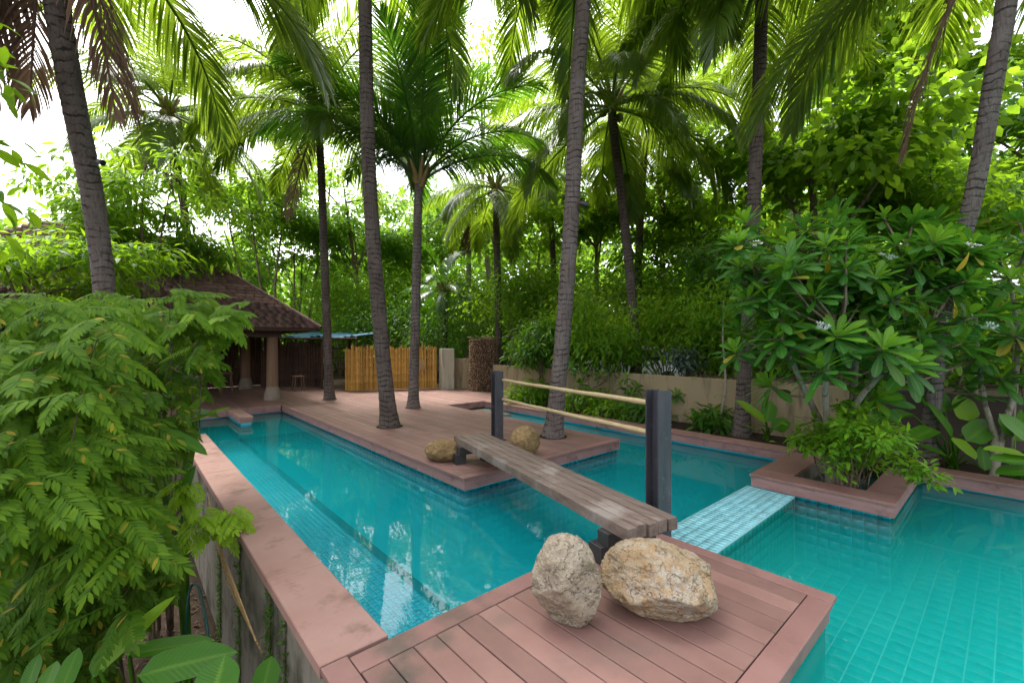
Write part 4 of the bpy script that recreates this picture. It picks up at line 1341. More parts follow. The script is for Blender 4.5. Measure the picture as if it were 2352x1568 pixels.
def broad_tree(label, bpx, byd, cpx, cpy, rx, rz, mat, key, lsize, nleaf, seed, trunk_r=.11, bark='bark', stems=1, clump=.42, flat=.45, limbs=8, base_z=-0.1, group='broadleaf trees round the garden'):
    lsize *= 1.3; nleaf = int(nleaf * 1.0); clump *= 1.3
    rr = np.random.default_rng(seed)
    base = at(bpx, 784, byd); base.z = base_z
    cen = at(cpx, cpy, byd)
    t = thing('broadleaf_tree', label, 'tree', base, group)
    clumps = []
    H = cen.z - base_z
    for s in range(stems):
        an = 2 * math.pi * s / stems + seed
        off = V3((math.cos(an), math.sin(an), 0)) * (0.25 if stems > 1 else 0)
        lead_top = cen + V3((rr.normal(0, .25) * rx, rr.normal(0, .25) * rx, rz * .45)) + off * rx
        mid = (base + off * .4).lerp(lead_top, .5) + V3((rr.normal(0, .03) * H, rr.normal(0, .03) * H, 0))
        pts = [base + off * .2, (base + off * .3).lerp(mid, .5) + V3((rr.normal(0, .02) * H, rr.normal(0, .02) * H, 0)), mid, mid.lerp(lead_top, .55) + V3((rr.normal(0, .03) * H,) * 2 + (0,)), lead_top]
        tr = trunk_r / math.sqrt(stems)
        obj('trunk', MB().tube(pts, [tr * 1.15, tr, tr * .8, tr * .5, tr * .15], 9).mesh('trunk'), MAT[bark], t)
        for l in range(max(3, limbs // stems)):
            az = l * 2.39996 + s + seed
            el = rr.uniform(-.55, .8)
            rad = rr.uniform(.6, .98)
            end = cen + V3((math.cos(az) * rx * rad * math.cos(el), math.sin(az) * rx * rad * math.cos(el), math.sin(el) * rz))
            f = rr.uniform(.45, .95)
            k = f * 4; i = min(int(k), 3)
            st = pts[i].lerp(pts[i + 1], k - i)
            if st.z > end.z + .3: st = pts[2].lerp(pts[3], .3) if pts[2].z < end.z + .6 else pts[2]
            m_ = st.lerp(end, .5) + V3((rr.normal(0, .06) * rx, rr.normal(0, .06) * rx, .12 * rz))
            b = MB()
            b.tube([st, m_, end], [tr * .42, tr * .27, tr * .09], 6)
            clumps += [end, m_.lerp(end, .55)]
            for w in range(3):
                q = m_.lerp(end, rr.uniform(.1, .8))
                e2 = q + V3((rr.normal(0, .3) * rx, rr.normal(0, .3) * rx, rr.normal(.08, .22) * rz))
                b.tube([q, q.lerp(e2, .5) + V3((0, 0, .05)), e2], [tr * .15, tr * .1, tr * .04], 5)
                clumps += [e2]
            obj('branch', b.mesh('branch'), MAT[bark], t)
    vs = varset(key, MAT[mat])
    Ms = leaf_cloud([tuple(c) for c in clumps], nleaf, clump * (rx / 2.5), flat, lsize, rr)
    me = merged('crown', vs, rr.integers(0, len(vs), nleaf), Ms); me.materials.append(MAT[mat])
    obj('crown', me, None, t)
    return t


def bush(name, label, cat, px, py, Y, rx, rz, mat, key, lsize, nleaf, seed, base_z=-.09, clump=.3, flat=.8, group='bushes behind the garden wall', ry=None):
    rr = np.random.default_rng(seed)
    cen = at(px, py, Y)
    base = V3((cen.x, cen.y, base_z))
    t = thing(name, label, cat, base, group)
    cl = []
    nst = 12
    b = MB()
    for k in range(nst * 3):
        az, el, rad = rr.uniform(0, 6.28), math.asin(rr.uniform(-.75, 1)), rr.uniform(.45, 1)
        e = cen + V3((math.cos(az) * math.cos(el) * rx * rad, math.sin(az) * math.cos(el) * (ry or rx) * rad, math.sin(el) * rz * rad))
        e.z = max(e.z, base_z + .1)
        cl.append(tuple(e))
        if k < nst:
            b.tube([base + V3((rr.normal(0, .12), rr.normal(0, .12), 0)), base.lerp(e, .5) + V3((rr.normal(0, .06), rr.normal(0, .06), .1)), e], [.022, .015, .005], 5)
    obj('stems', b.mesh('stems'), MAT['bark'], t)
    vs = varset(key, MAT[mat])
    Ms = leaf_cloud(cl, nleaf, clump * rx, flat, lsize, rr)
    me = merged('crown', vs, rr.integers(0, len(vs), nleaf), Ms); me.materials.append(MAT[mat])
    obj('crown', me, None, t)
    return t


T = broad_tree
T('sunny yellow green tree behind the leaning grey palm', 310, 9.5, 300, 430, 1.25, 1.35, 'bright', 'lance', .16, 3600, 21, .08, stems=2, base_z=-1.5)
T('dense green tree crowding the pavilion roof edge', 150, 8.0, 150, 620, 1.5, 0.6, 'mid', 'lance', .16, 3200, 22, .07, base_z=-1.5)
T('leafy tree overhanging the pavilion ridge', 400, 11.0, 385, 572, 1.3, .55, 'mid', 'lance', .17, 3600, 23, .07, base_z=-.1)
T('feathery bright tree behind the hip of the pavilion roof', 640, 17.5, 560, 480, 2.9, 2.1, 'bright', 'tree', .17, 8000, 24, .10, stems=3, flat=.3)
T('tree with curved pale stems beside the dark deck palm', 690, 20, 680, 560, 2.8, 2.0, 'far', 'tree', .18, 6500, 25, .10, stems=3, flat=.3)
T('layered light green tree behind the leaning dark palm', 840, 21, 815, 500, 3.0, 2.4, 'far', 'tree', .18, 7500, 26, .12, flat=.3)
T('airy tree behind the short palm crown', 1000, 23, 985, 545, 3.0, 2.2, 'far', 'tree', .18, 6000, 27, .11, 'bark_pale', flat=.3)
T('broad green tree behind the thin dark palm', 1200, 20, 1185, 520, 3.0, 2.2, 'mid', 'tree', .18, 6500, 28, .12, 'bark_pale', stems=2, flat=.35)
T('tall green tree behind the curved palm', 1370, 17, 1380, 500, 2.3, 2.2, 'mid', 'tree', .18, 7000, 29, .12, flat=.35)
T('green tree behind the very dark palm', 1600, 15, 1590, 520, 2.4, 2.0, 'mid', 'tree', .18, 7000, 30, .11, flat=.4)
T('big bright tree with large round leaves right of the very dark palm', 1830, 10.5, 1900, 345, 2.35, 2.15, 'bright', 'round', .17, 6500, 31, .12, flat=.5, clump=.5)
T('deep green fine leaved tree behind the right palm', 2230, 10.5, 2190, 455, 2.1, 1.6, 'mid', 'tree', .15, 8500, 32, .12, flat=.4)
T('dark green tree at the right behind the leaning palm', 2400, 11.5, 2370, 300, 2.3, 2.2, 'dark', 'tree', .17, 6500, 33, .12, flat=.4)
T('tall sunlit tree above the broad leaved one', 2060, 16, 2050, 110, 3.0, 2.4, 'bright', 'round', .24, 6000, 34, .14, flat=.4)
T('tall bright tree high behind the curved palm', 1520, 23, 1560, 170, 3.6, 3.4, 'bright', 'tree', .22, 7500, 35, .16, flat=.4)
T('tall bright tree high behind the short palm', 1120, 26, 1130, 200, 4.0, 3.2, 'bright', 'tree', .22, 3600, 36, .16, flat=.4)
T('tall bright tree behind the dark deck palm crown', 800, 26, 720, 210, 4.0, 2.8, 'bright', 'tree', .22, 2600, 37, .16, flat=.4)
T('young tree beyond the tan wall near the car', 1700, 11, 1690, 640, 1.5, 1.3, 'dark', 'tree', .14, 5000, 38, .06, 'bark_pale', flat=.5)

# undergrowth
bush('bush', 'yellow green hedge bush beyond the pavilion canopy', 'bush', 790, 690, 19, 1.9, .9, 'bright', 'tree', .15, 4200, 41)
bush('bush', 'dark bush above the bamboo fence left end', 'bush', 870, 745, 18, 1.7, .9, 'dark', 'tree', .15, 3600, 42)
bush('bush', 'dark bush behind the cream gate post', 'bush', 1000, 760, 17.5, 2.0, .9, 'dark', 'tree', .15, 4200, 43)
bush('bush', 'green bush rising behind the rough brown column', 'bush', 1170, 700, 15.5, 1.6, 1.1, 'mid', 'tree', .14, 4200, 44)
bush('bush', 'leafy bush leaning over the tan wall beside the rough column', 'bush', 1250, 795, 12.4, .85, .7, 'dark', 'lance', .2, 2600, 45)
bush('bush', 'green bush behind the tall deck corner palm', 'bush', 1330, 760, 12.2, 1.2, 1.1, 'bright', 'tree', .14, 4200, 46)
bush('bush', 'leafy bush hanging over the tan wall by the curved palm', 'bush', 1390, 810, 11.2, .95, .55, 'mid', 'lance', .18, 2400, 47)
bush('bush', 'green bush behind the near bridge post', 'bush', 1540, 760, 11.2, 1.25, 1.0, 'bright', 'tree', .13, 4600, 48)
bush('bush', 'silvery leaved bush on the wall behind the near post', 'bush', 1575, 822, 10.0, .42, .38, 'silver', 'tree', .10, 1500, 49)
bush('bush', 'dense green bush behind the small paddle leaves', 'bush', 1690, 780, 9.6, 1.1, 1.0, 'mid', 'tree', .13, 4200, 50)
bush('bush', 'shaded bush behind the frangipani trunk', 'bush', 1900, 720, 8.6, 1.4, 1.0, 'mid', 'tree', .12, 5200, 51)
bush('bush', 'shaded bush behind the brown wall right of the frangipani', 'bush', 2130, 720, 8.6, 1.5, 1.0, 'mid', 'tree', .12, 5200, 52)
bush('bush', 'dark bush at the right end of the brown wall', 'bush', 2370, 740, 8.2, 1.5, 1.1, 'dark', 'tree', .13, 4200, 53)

bush('bush', 'tall green bush far behind the curved palm trunk', 'bush', 1440, 690, 14.5, 1.6, 1.3, 'bright', 'tree', .15, 5000, 54)
bush('bush', 'green bush far behind the near post', 'bush', 1600, 680, 14.0, 1.6, 1.3, 'mid', 'tree', .15, 5000, 55)
bush('bush', 'bright green bush behind the deck corner palm trunk', 'bush', 1270, 680, 16.0, 1.7, 1.2, 'bright', 'tree', .15, 5000, 56)
bush('bush', 'bright bush between two palms beyond the bamboo gate', 'bush', 905, 690, 21.0, 1.8, 1.1, 'bright', 'tree', .17, 4200, 57)
bush('bush', 'green bush beyond the small young palm', 'bush', 1080, 690, 20.0, 1.8, 1.2, 'mid', 'tree', .17, 4200, 58)
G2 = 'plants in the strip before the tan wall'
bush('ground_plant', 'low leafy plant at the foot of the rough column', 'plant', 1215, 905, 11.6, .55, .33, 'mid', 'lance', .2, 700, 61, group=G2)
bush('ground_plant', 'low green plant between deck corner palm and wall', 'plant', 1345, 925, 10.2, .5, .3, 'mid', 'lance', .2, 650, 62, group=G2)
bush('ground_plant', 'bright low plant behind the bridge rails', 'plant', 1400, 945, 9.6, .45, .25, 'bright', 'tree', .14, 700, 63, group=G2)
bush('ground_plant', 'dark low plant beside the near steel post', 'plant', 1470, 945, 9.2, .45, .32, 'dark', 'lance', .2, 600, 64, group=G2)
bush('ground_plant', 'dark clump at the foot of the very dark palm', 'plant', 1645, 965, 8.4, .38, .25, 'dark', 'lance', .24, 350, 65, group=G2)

# far woods closing the view
rr = np.random.default_rng(77)
cl = []
for k in range(520):
    low = k > 300
    az = HEAD + rr.uniform(-1.05, 1.05); d = rr.uniform(24, 40)
    cl.append((math.sin(az) * d, math.cos(az) * d, rr.uniform(0, 3.4) if low else (rr.uniform(3.2, 10) if az - HEAD > -.32 else rr.uniform(2.5, 5.5))))
nf_ = 115000
vs = varset('round', MAT['far'])
Ms = leaf_cloud(cl, nf_, 1.15, .55, .40, rr, 0.0)
mix_ = rr.normal(0, 1, (nf_, 3))
Ms = frames(Ms[:, :3, 3], mix_ * np.array([1, 1, .5]), np.array([0, 0, .6]) + rr.normal(0, .6, (nf_, 3)), .40 * rr.uniform(.6, 1.3, nf_))
me = merged('far_woods', vs, rr.integers(0, 2, nf_), Ms); me.materials.append(MAT['far'])
tag(obj('far_woods', me, None), kind='stuff')

# ------------------------------------------------------------------ frangipani
FL = [Var('leaf', *blade(1, w, 'obo', 6, .16, d), MAT['frangi']) for w, d in ((.30, .08), (.33, .16), (.28, .24))]
FY = [v_.with_mat(MAT['frangi_young']) for v_ in FL]
YL = Var('leaf', *blade(1, .3, 'obo', 5, .25, .4), MAT['leaf_yellow'])


def flower_mesh():
    parts = []
    rr = np.random.default_rng(5)
    pet = blade(1, .62, 'obo', 3, .1, -.25)
    for f in range(7):
        c = np.array([rr.normal(0, .045), rr.normal(0, .045), rr.normal(.02, .02)])
        ax = rr.uniform(0, 1.2)
        for k in range(5):
            a = ax + k * 1.2566
            d = np.array([math.cos(a), math.sin(a), .35])
            parts.append(place(pet, frames([c], [d], [[-math.cos(a), -math.sin(a), 2]], .042)[0]))
    return Var('flower_cluster', *join(parts), MAT['flower'], False)


FLW = flower_mesh()


def frangipani(label, base, limbs, tips, seed, leaf_len=.30, flowers=(), yellow=(), limit=300, group='frangipani trees by the pool', trunk=.045):
    rr = np.random.default_rng(seed)
    t = thing('frangipani_tree', label, 'tree', base, group)
    nodes = []
    for k, L in enumerate(limbs):
        pts = [base] + list(L)
        obj('limb', MB().tube(pts, list(np.linspace(trunk, trunk * .38, len(pts))), 9, jitter=.04).mesh('limb'), MAT['bark_pale'], t)
        for i, (a, b) in enumerate(zip(pts, pts[1:])):
            if i or len(pts) == 2: nodes += [a.lerp(b, f) for f in (.3, .6, 1.0)]
    Ms, wh, Ms2, wh2 = [], [], [], []
    cen = sum(tips, V3()) / len(tips)
    for ti, tip in enumerate(tips):
        front = limit == 300 and ti < 8
        nd = min(nodes, key=lambda q: (q - tip).length + (0.6 if q.z > tip.z else 0))
        m_ = nd.lerp(tip, .55) + V3((rr.normal(0, .04), rr.normal(0, .04), -.06))
        obj('branch', MB().tube([nd, m_, tip], [.018, .014, .013], 6).mesh('branch'), MAT['bark'], t)
        ax = (tip - cen); ax.z *= .3
        ax = (ax.normalized() * .45 + V3((rr.normal(0, .2), rr.normal(0, .2), 1))).normalized()
        q = ax.to_track_quat('Z', 'Y').to_matrix()
        n = 24 if front else int(rr.integers(18, 24)); young = front or rr.random() < .7
        s = leaf_len * (1.08 if front else rr.uniform(.85, 1.12))
        for k in range(n):
            f = k / n
            el = R(72 - 100 * f ** .8 + rr.uniform(-8, 8)); az = k * 2.39996 + rr.uniform(-.2, .2)
            d = q @ V3((math.cos(az) * math.cos(el), math.sin(az) * math.cos(el), math.sin(el)))
            up = q @ V3((-math.cos(az) * math.sin(el), -math.sin(az) * math.sin(el), math.cos(el)))
            M = frames([tuple(tip - ax * .05 * f)], [tuple(d)], [tuple(up)], s * ipt(f, (0, .62), (.3, .9), (1, 1.08)) * rr.uniform(.9, 1.1))[0]
            if young and f < (.5 if front else .28): Ms2.append(M); wh2.append(int(rr.integers(0, 3)))
            else: Ms.append(M); wh.append(int(rr.integers(0, 3)))
    if Ms2: pieces(t, 'leaf', FY, wh2, Ms2, int(limit * .2), 'young_foliage', 'bright young leaf')
    pieces(t, 'leaf', FL, wh, Ms, limit - int(limit * .2), 'foliage')
    for p in flowers:
        obj('flower_cluster', FLW.me, None, t, Matrix.Translation(p) @ Matrix.Rotation(rr.uniform(0, 6), 4, 'Z') @ Matrix.Rotation(-.5, 4, 'X') @ Matrix.Scale(.8, 4))
    for p in yellow:
        M = frames([tuple(p)], [(rr.normal(0, .3), rr.normal(0, .3), -1)], [tuple(-FWD + V3((rr.normal(0, .4), 0, .3)))], .2)[0]
        o = obj('leaf', YL.me, None, t, Matrix(M.tolist())); o['label'] = 'yellowed hanging leaf'


fb0 = V3((6.45, 1.42, -.42))
tips = [at(*p) for p in ((1790, 778, 4.7), (1920, 772, 4.5), (2028, 800, 4.4), (1888, 850, 4.5), (2082, 838, 4.5), (1768, 885, 5.3), (2010, 915, 5.0), (1850, 640, 5.0), (1735, 615, 5.3),
                         (1930, 655, 4.9), (2010, 640, 4.7), (2060, 565, 5.0), (2140, 575, 5.0), (2105, 690, 4.7), (1772, 690, 5.4), (1705, 690, 5.8), (1860, 560, 5.6), (1970, 560, 5.4), (1980, 720, 5.2),
                         (1850, 720, 5.3), (1700, 760, 6.0), (2180, 765, 5.0), (1800, 545, 5.9), (2030, 500, 5.7), (1925, 490, 6.0), (1690, 640, 6.2), (2150, 510, 5.6), (1960, 610, 5.9),
                         (2060, 760, 5.7), (1800, 640, 6.0), (1905, 600, 5.2), (2090, 620, 5.5), (1820, 830, 5.6), (1730, 545, 6.2), (2190, 660, 5.6), (2030, 870, 5.5))]
limbs = [[at(1880, 960, 5.3), at(1840, 880, 5.2), at(1800, 780, 5.3), at(1790, 680, 5.5)],
         [at(1960, 930, 5.3), at(1965, 820, 5.2), at(1930, 700, 5.3), at(1900, 600, 5.6)],
         [at(1990, 960, 5.2), at(2005, 860, 5.0), at(2040, 740, 5.0), at(2090, 620, 5.2)],
         [at(1930, 980, 5.2), at(1985, 900, 4.9), at(2050, 830, 4.9), at(2140, 740, 5.1)],
         [at(1900, 980, 5.1), at(1895, 900, 4.8), at(1900, 830, 4.7), at(1930, 760, 4.7)]]
_r = np.random.default_rng(5)
tips += [at(2010 + _r.uniform(-330, 260), 640 + _r.uniform(-130, 190), 5.5 + _r.uniform(-.4, .6)) for _ in range(40)]
tips += [at(2000 + _r.uniform(-310, 260), 660 + _r.uniform(-110, 150), 4.9 + _r.uniform(-.35, .3)) for _ in range(58)]
frangipani('large frangipani tree with white flowers growing in the planter box', fb0, limbs, tips, 90,
           flowers=[at(*p) for p in ((2228, 566, 4.6), (2035, 592, 4.6), (1735, 562, 4.9), (1690, 592, 5.2), (1745, 650, 5.0), (1890, 752, 4.3), (2276, 752, 4.6), (1792, 712, 5.0))],
           yellow=[at(*p) for p in ((1788, 640, 4.9), (2226, 578, 4.5), (1905, 585, 4.6), (2120, 600, 4.7), (2015, 930, 4.9))])
tips = [at(*p) for p in ((2250, 812, 5.6), (2300, 868, 5.5), (2335, 770, 5.4), (2230, 900, 5.8), (2240, 655, 5.3), (2320, 640, 5.2), (2290, 570, 5.5), (2360, 560, 5.3), (2220, 520, 6.2), (2400, 680, 5.2),
                         (2280, 720, 5.9), (2390, 840, 5.3), (2340, 510, 6.0), (2410, 600, 5.6), (2450, 760, 5.2), (2180, 590, 6.2))]
b2 = at(2282, 1075, 5.5); b2.z = -.09
frangipani('second frangipani tree with thin mottled stems before the brown wall', b2, [[at(2285, 1000, 5.6), at(2262, 930, 5.7), at(2250, 850, 5.7), at(2240, 720, 5.6)],
           [at(2300, 1000, 5.6), at(2330, 900, 5.6), at(2340, 780, 5.5), at(2320, 640, 5.6)]], tips, 91, limit=200, yellow=[at(2190, 690, 5.2)], trunk=.045)
for i, (lab, px, Yd, tp) in enumerate((
        ('small frangipani before the tan wall left of the near post', 1440, 9.6, ((1440, 865), (1462, 890), (1425, 885), (1450, 905))),
        ('small frangipani before the tan wall right of the near post', 1560, 9.3, ((1555, 905), (1575, 930), (1540, 925), (1590, 905), (1560, 950))),
        ('spindly frangipani beside the tall deck corner palm', 1348, 10.3, ((1310, 842), (1345, 855), (1335, 880), (1380, 860), (1405, 850))))):
    b_ = at(px, 784, Yd); b_.z = -.09
    frangipani(lab, b_, [[b_ + V3((.05, .05, .3)), at(px, 900, Yd)]], [at(x, y, Yd + (k % 3) * .15) for k, (x, y) in enumerate(tp)], 95 + i, .24, limit=90, trunk=.025)
# slim saplings in the planting strip
for i, (lab, pts) in enumerate((('slim bent pale stemmed sapling before the tan wall', ((1650, 985, 8.3), (1660, 930, 8.3), (1668, 890, 8.3), (1660, 780, 8.3), (1662, 690, 8.4))),
                                ('slim straight sapling at the right end of the bed', ((2325, 1080, 5.7), (2328, 980, 5.7), (2330, 880, 5.8), (2326, 760, 5.9))))):
    P = [at(*p) for p in pts]; P[0].z = -.09
    t = thing('sapling', lab, 'tree', P[0], 'slim saplings in the bed')
    obj('trunk', MB().tube(P, list(np.linspace(.028, .012, len(P))), 8).mesh('trunk'), MAT['bark_pale'], t)
    rr = np.random.default_rng(140 + i)
    Ms = leaf_cloud([tuple(P[-1] + V3((rr.normal(0, .25), rr.normal(0, .25), rr.normal(0, .2)))) for _ in range(9)], 260, .14, .7, .16, rr)
    me = merged('crown', varset('lance', MAT['mid']), rr.integers(0, 2, 260), Ms); me.materials.append(MAT['mid']); obj('crown', me, None, t)

# small leaved shrub in the planter
sc_ = at(1960, 1010, 5.0)
t = thing('planter_shrub', 'small leaved bright green shrub filling the planter box', 'shrub', V3((6.45, 1.3, -.42)))
rr = np.random.default_rng(150)
cl, b = [], MB()
for k in range(64):
    px, py = 1955 + rr.normal(0, 55), 1005 + rr.normal(0, 34)
    e = at(px, min(py, 1075), 5.05 + rr.normal(0, .28))
    cl.append(tuple(e))
    if k < 26:
        s0 = V3((6.35 + rr.normal(0, .12), 1.3 + rr.normal(0, .12), -.43))
        b.tube([s0, s0.lerp(e, .5) + V3((rr.normal(0, .04), rr.normal(0, .04), .06)), e], [.012, .009, .003], 5)
for p in ((2075, 1060, 4.45), (2095, 1078, 4.4), (2120, 1090, 4.35), (2140, 1095, 4.3), (2055, 1045, 4.6)):
    cl.append(tuple(at(*p)))
b.tube([V3((6.4, 1.3, -.3)), at(2040, 1030, 4.7), at(2140, 1096, 4.3)], [.01, .007, .003], 5)
obj('stems', b.mesh('stems'), MAT['bark'], t)
vs = [Var('leaf', *blade(1, .4, 'ell', 3, .2, .2), MAT['small_leaf']), Var('leaf', *blade(1, .46, 'ell', 3, .15, .35), MAT['small_leaf'])]
n = 3800
Ms = leaf_cloud(cl, n, .075, .8, .082, rr, .0)
pieces(t, 'leaf', vs, rr.integers(0, 2, n), Ms, 300)

# ------------------------------------------------------------------ paddle leaved plants
PD = [Var('paddle_leaf', *blade(1, 1, 'paddle', 9, .16, dr, .006), MAT['paddle']) for dr in (.08, .22)]
PL = [v_.with_mat(MAT['paddle_lime']) for v_ in PD]


def paddle_plant(label, base, leaves, group=None, cat='plant', name='paddle_leaf_plant'):
    t = thing(name, label, cat, base, group)
    for k, (a, b, w, lime, face) in enumerate(leaves):
        a, b = at(*a), at(*b)
        d = b - a; L = d.length
        dn = d.normalized()
        x = dn.cross(V3(face)).normalized(); z = x.cross(dn)
        M = Matrix.Identity(4)
        M.col[0].xyz = x * w; M.col[1].xyz = d; M.col[2].xyz = z * L * .55; M.col[3].xyz = a
        va = (PL if lime else PD)[k % 2]
        o = obj('leaf', va.me, None, t, M)
        if lime: o['label'] = 'lime green leaf'
        mid = a.lerp(base, .5) + V3((0, 0, .12))
        obj('stalk', MB().tube([base + V3((random.uniform(-.06, .06), random.uniform(-.06, .06), 0)), mid, a], [.016, .012, .008], 6).mesh('stalk'), MAT['paddle'], t)


cf = tuple(-FWD * .75 + V3((0, 0, .75)))           # blades turned to the light and the viewer
cu = tuple(-FWD * .35 + V3((0, 0, 1)))
cs = tuple(-FWD * .8 + RGT * .5 + V3((0, 0, .35)))
b_ = at(2190, 1075, 5.9); b_.z = -.09
G3 = 'big paddle leaved plants by the pool'
paddle_plant('tall plant with broad paddle leaves before the brown wall', b_, [
    ((2171, 946, 5.9), (2106, 872, 6.1), .46, 0, cf), ((2187, 1003, 5.7), (2140, 922, 5.8), .25, 0, cs), ((2226, 966, 5.8), (2203, 906, 5.9), .35, 1, cf),
    ((2220, 1012, 5.6), (2286, 962, 5.7), .28, 0, cf), ((2146, 985, 5.6), (2086, 1008, 5.3), .22, 0, cu), ((2094, 950, 5.7), (1985, 962, 5.5), .22, 0, cu),
    ((2190, 1004, 5.5), (2243, 1053, 5.2), .17, 1, cf), ((2262, 1080, 5.5), (2258, 1022, 5.6), .16, 0, cf), ((2120, 1040, 5.6), (2070, 1030, 5.4), .18, 0, cu),
    ((2180, 1050, 5.6), (2120, 1018, 5.6), .2, 0, cu), ((2330, 1000, 5.5), (2300, 950, 5.6), .25, 0, cf)], G3)
b_ = at(2330, 1075, 5.4); b_.z = -.09
paddle_plant('plant with broad paddle leaves at the right end of the pool coping', b_, [
    ((2372, 1015, 5.1), (2297, 948, 5.3), .26, 0, cf), ((2360, 1048, 5.0), (2264, 1022, 5.0), .17, 1, cu), ((2370, 1060, 4.9), (2275, 1052, 4.9), .2, 0, cu),
    ((2390, 1080, 4.9), (2290, 1078, 4.9), .2, 0, cu), ((2330, 1010, 5.4), (2352, 940, 5.6), .22, 0, cs)], G3)
b_ = at(1762, 1000, 7.6); b_.z = -.09
paddle_plant('small bright paddle leaved plant beside the very dark palm', b_, [
    ((1757, 968, 7.5), (1692, 918, 7.4), .2, 1, cf), ((1760, 968, 7.5), (1772, 918, 7.6), .26, 0, cf), ((1770, 985, 7.4), (1745, 975, 7.2), .16, 0, cu),
    ((1775, 985, 7.4), (1808, 960, 7.4), .2, 0, cf), ((1790, 990, 7.3), (1815, 968, 7.3), .14, 0, cs), ((1740, 990, 7.4), (1715, 975, 7.3), .14, 0, cu)], G3)
b_ = at(1610, 985, 8.5); b_.z = -.09
paddle_plant('dark broad leaved plant between the bent sapling and the post', b_, [
    ((1600, 975, 8.4), (1570, 950, 8.3), .2, 0, cu), ((1612, 970, 8.4), (1640, 940, 8.4), .2, 0, cf), ((1620, 975, 8.3), (1650, 965, 8.2), .18, 0, cu), ((1600, 970, 8.4), (1592, 935, 8.5), .18, 0, cs)], G3)
b_ = at(330, 1700, 2.9); b_.z = -1.5
paddle_plant('long leaved plant with one lime leaf low beside the retaining wall', b_, [
    ((228, 1538, 2.55), (398, 1366, 2.75), .095, 1, cf), ((213, 1555, 2.6), (302, 1410, 2.8), .13, 0, cf), ((295, 1503, 2.75), (494, 1464, 2.95), .125, 0, cu),
    ((318, 1550, 2.5), (540, 1490, 2.65), .18, 0, cf), ((480, 1625, 2.35), (516, 1503, 2.5), .24, 0, cf), ((598, 1600, 2.5), (625, 1506, 2.6), .14, 0, cs),
    ((60, 1585, 2.5), (88, 1500, 2.6), .09, 0, cf), ((100, 1595, 2.4), (124, 1516, 2.5), .1, 0, cf), ((140, 1585, 2.4), (181, 1486, 2.5), .09, 0, cs)], G3)
b_ = at(425, 1240, 3.9); b_.z = -1.5
paddle_plant('dark paddle leaved plant against the retaining wall', b_, [
    ((415, 1150, 3.8), (446, 1068, 3.8), .12, 0, cf), ((368, 990, 3.7), (478, 1034, 3.7), .13, 0, cu), ((430, 975, 4.4), (528, 932, 4.4), .11, 1, cu),
    ((425, 960, 4.4), (470, 905, 4.5), .1, 1, cf), ((400, 1180, 3.8), (412, 1100, 3.7), .11, 0, cf), ((440, 945, 4.5), (500, 950, 4.4), .10, 0, cu)], G3)

# ------------------------------------------------------------------ feathery shrubs at the left
PN = {k: [Var('compound_leaf', *pinnate(1, pr, ll, lw, s, dr), MAT[m]) for s, (pr, ll, lw, dr) in enumerate(
    ((11, .23, .074, .35), (12, .21, .068, .6), (10, .25, .08, .25), (13, .20, .064, .8)))] for k, m in (('a', 'pinnate'), ('b', 'pinnate_shaded'), ('c', 'pinnate_lime'))}


def right_edge(py):
    """where the shrubs stop beside the coping, seen from the standing point"""
    return ipt(py, (0, 560), (650, 570), (740, 590), (790, 540), (860, 505), (950, 480), (1020, 440), (1100, 405), (1200, 395), (1300, 430), (1360, 400), (1420, 330), (1568, 280))


def seen_at(p):
    d = p.x * FWD.x + p.y * FWD.y
    return 1176 + (p.x * RGT.x + p.y * RGT.y) / d * FPX, 784 - (p.z - EYE) / d * FPX


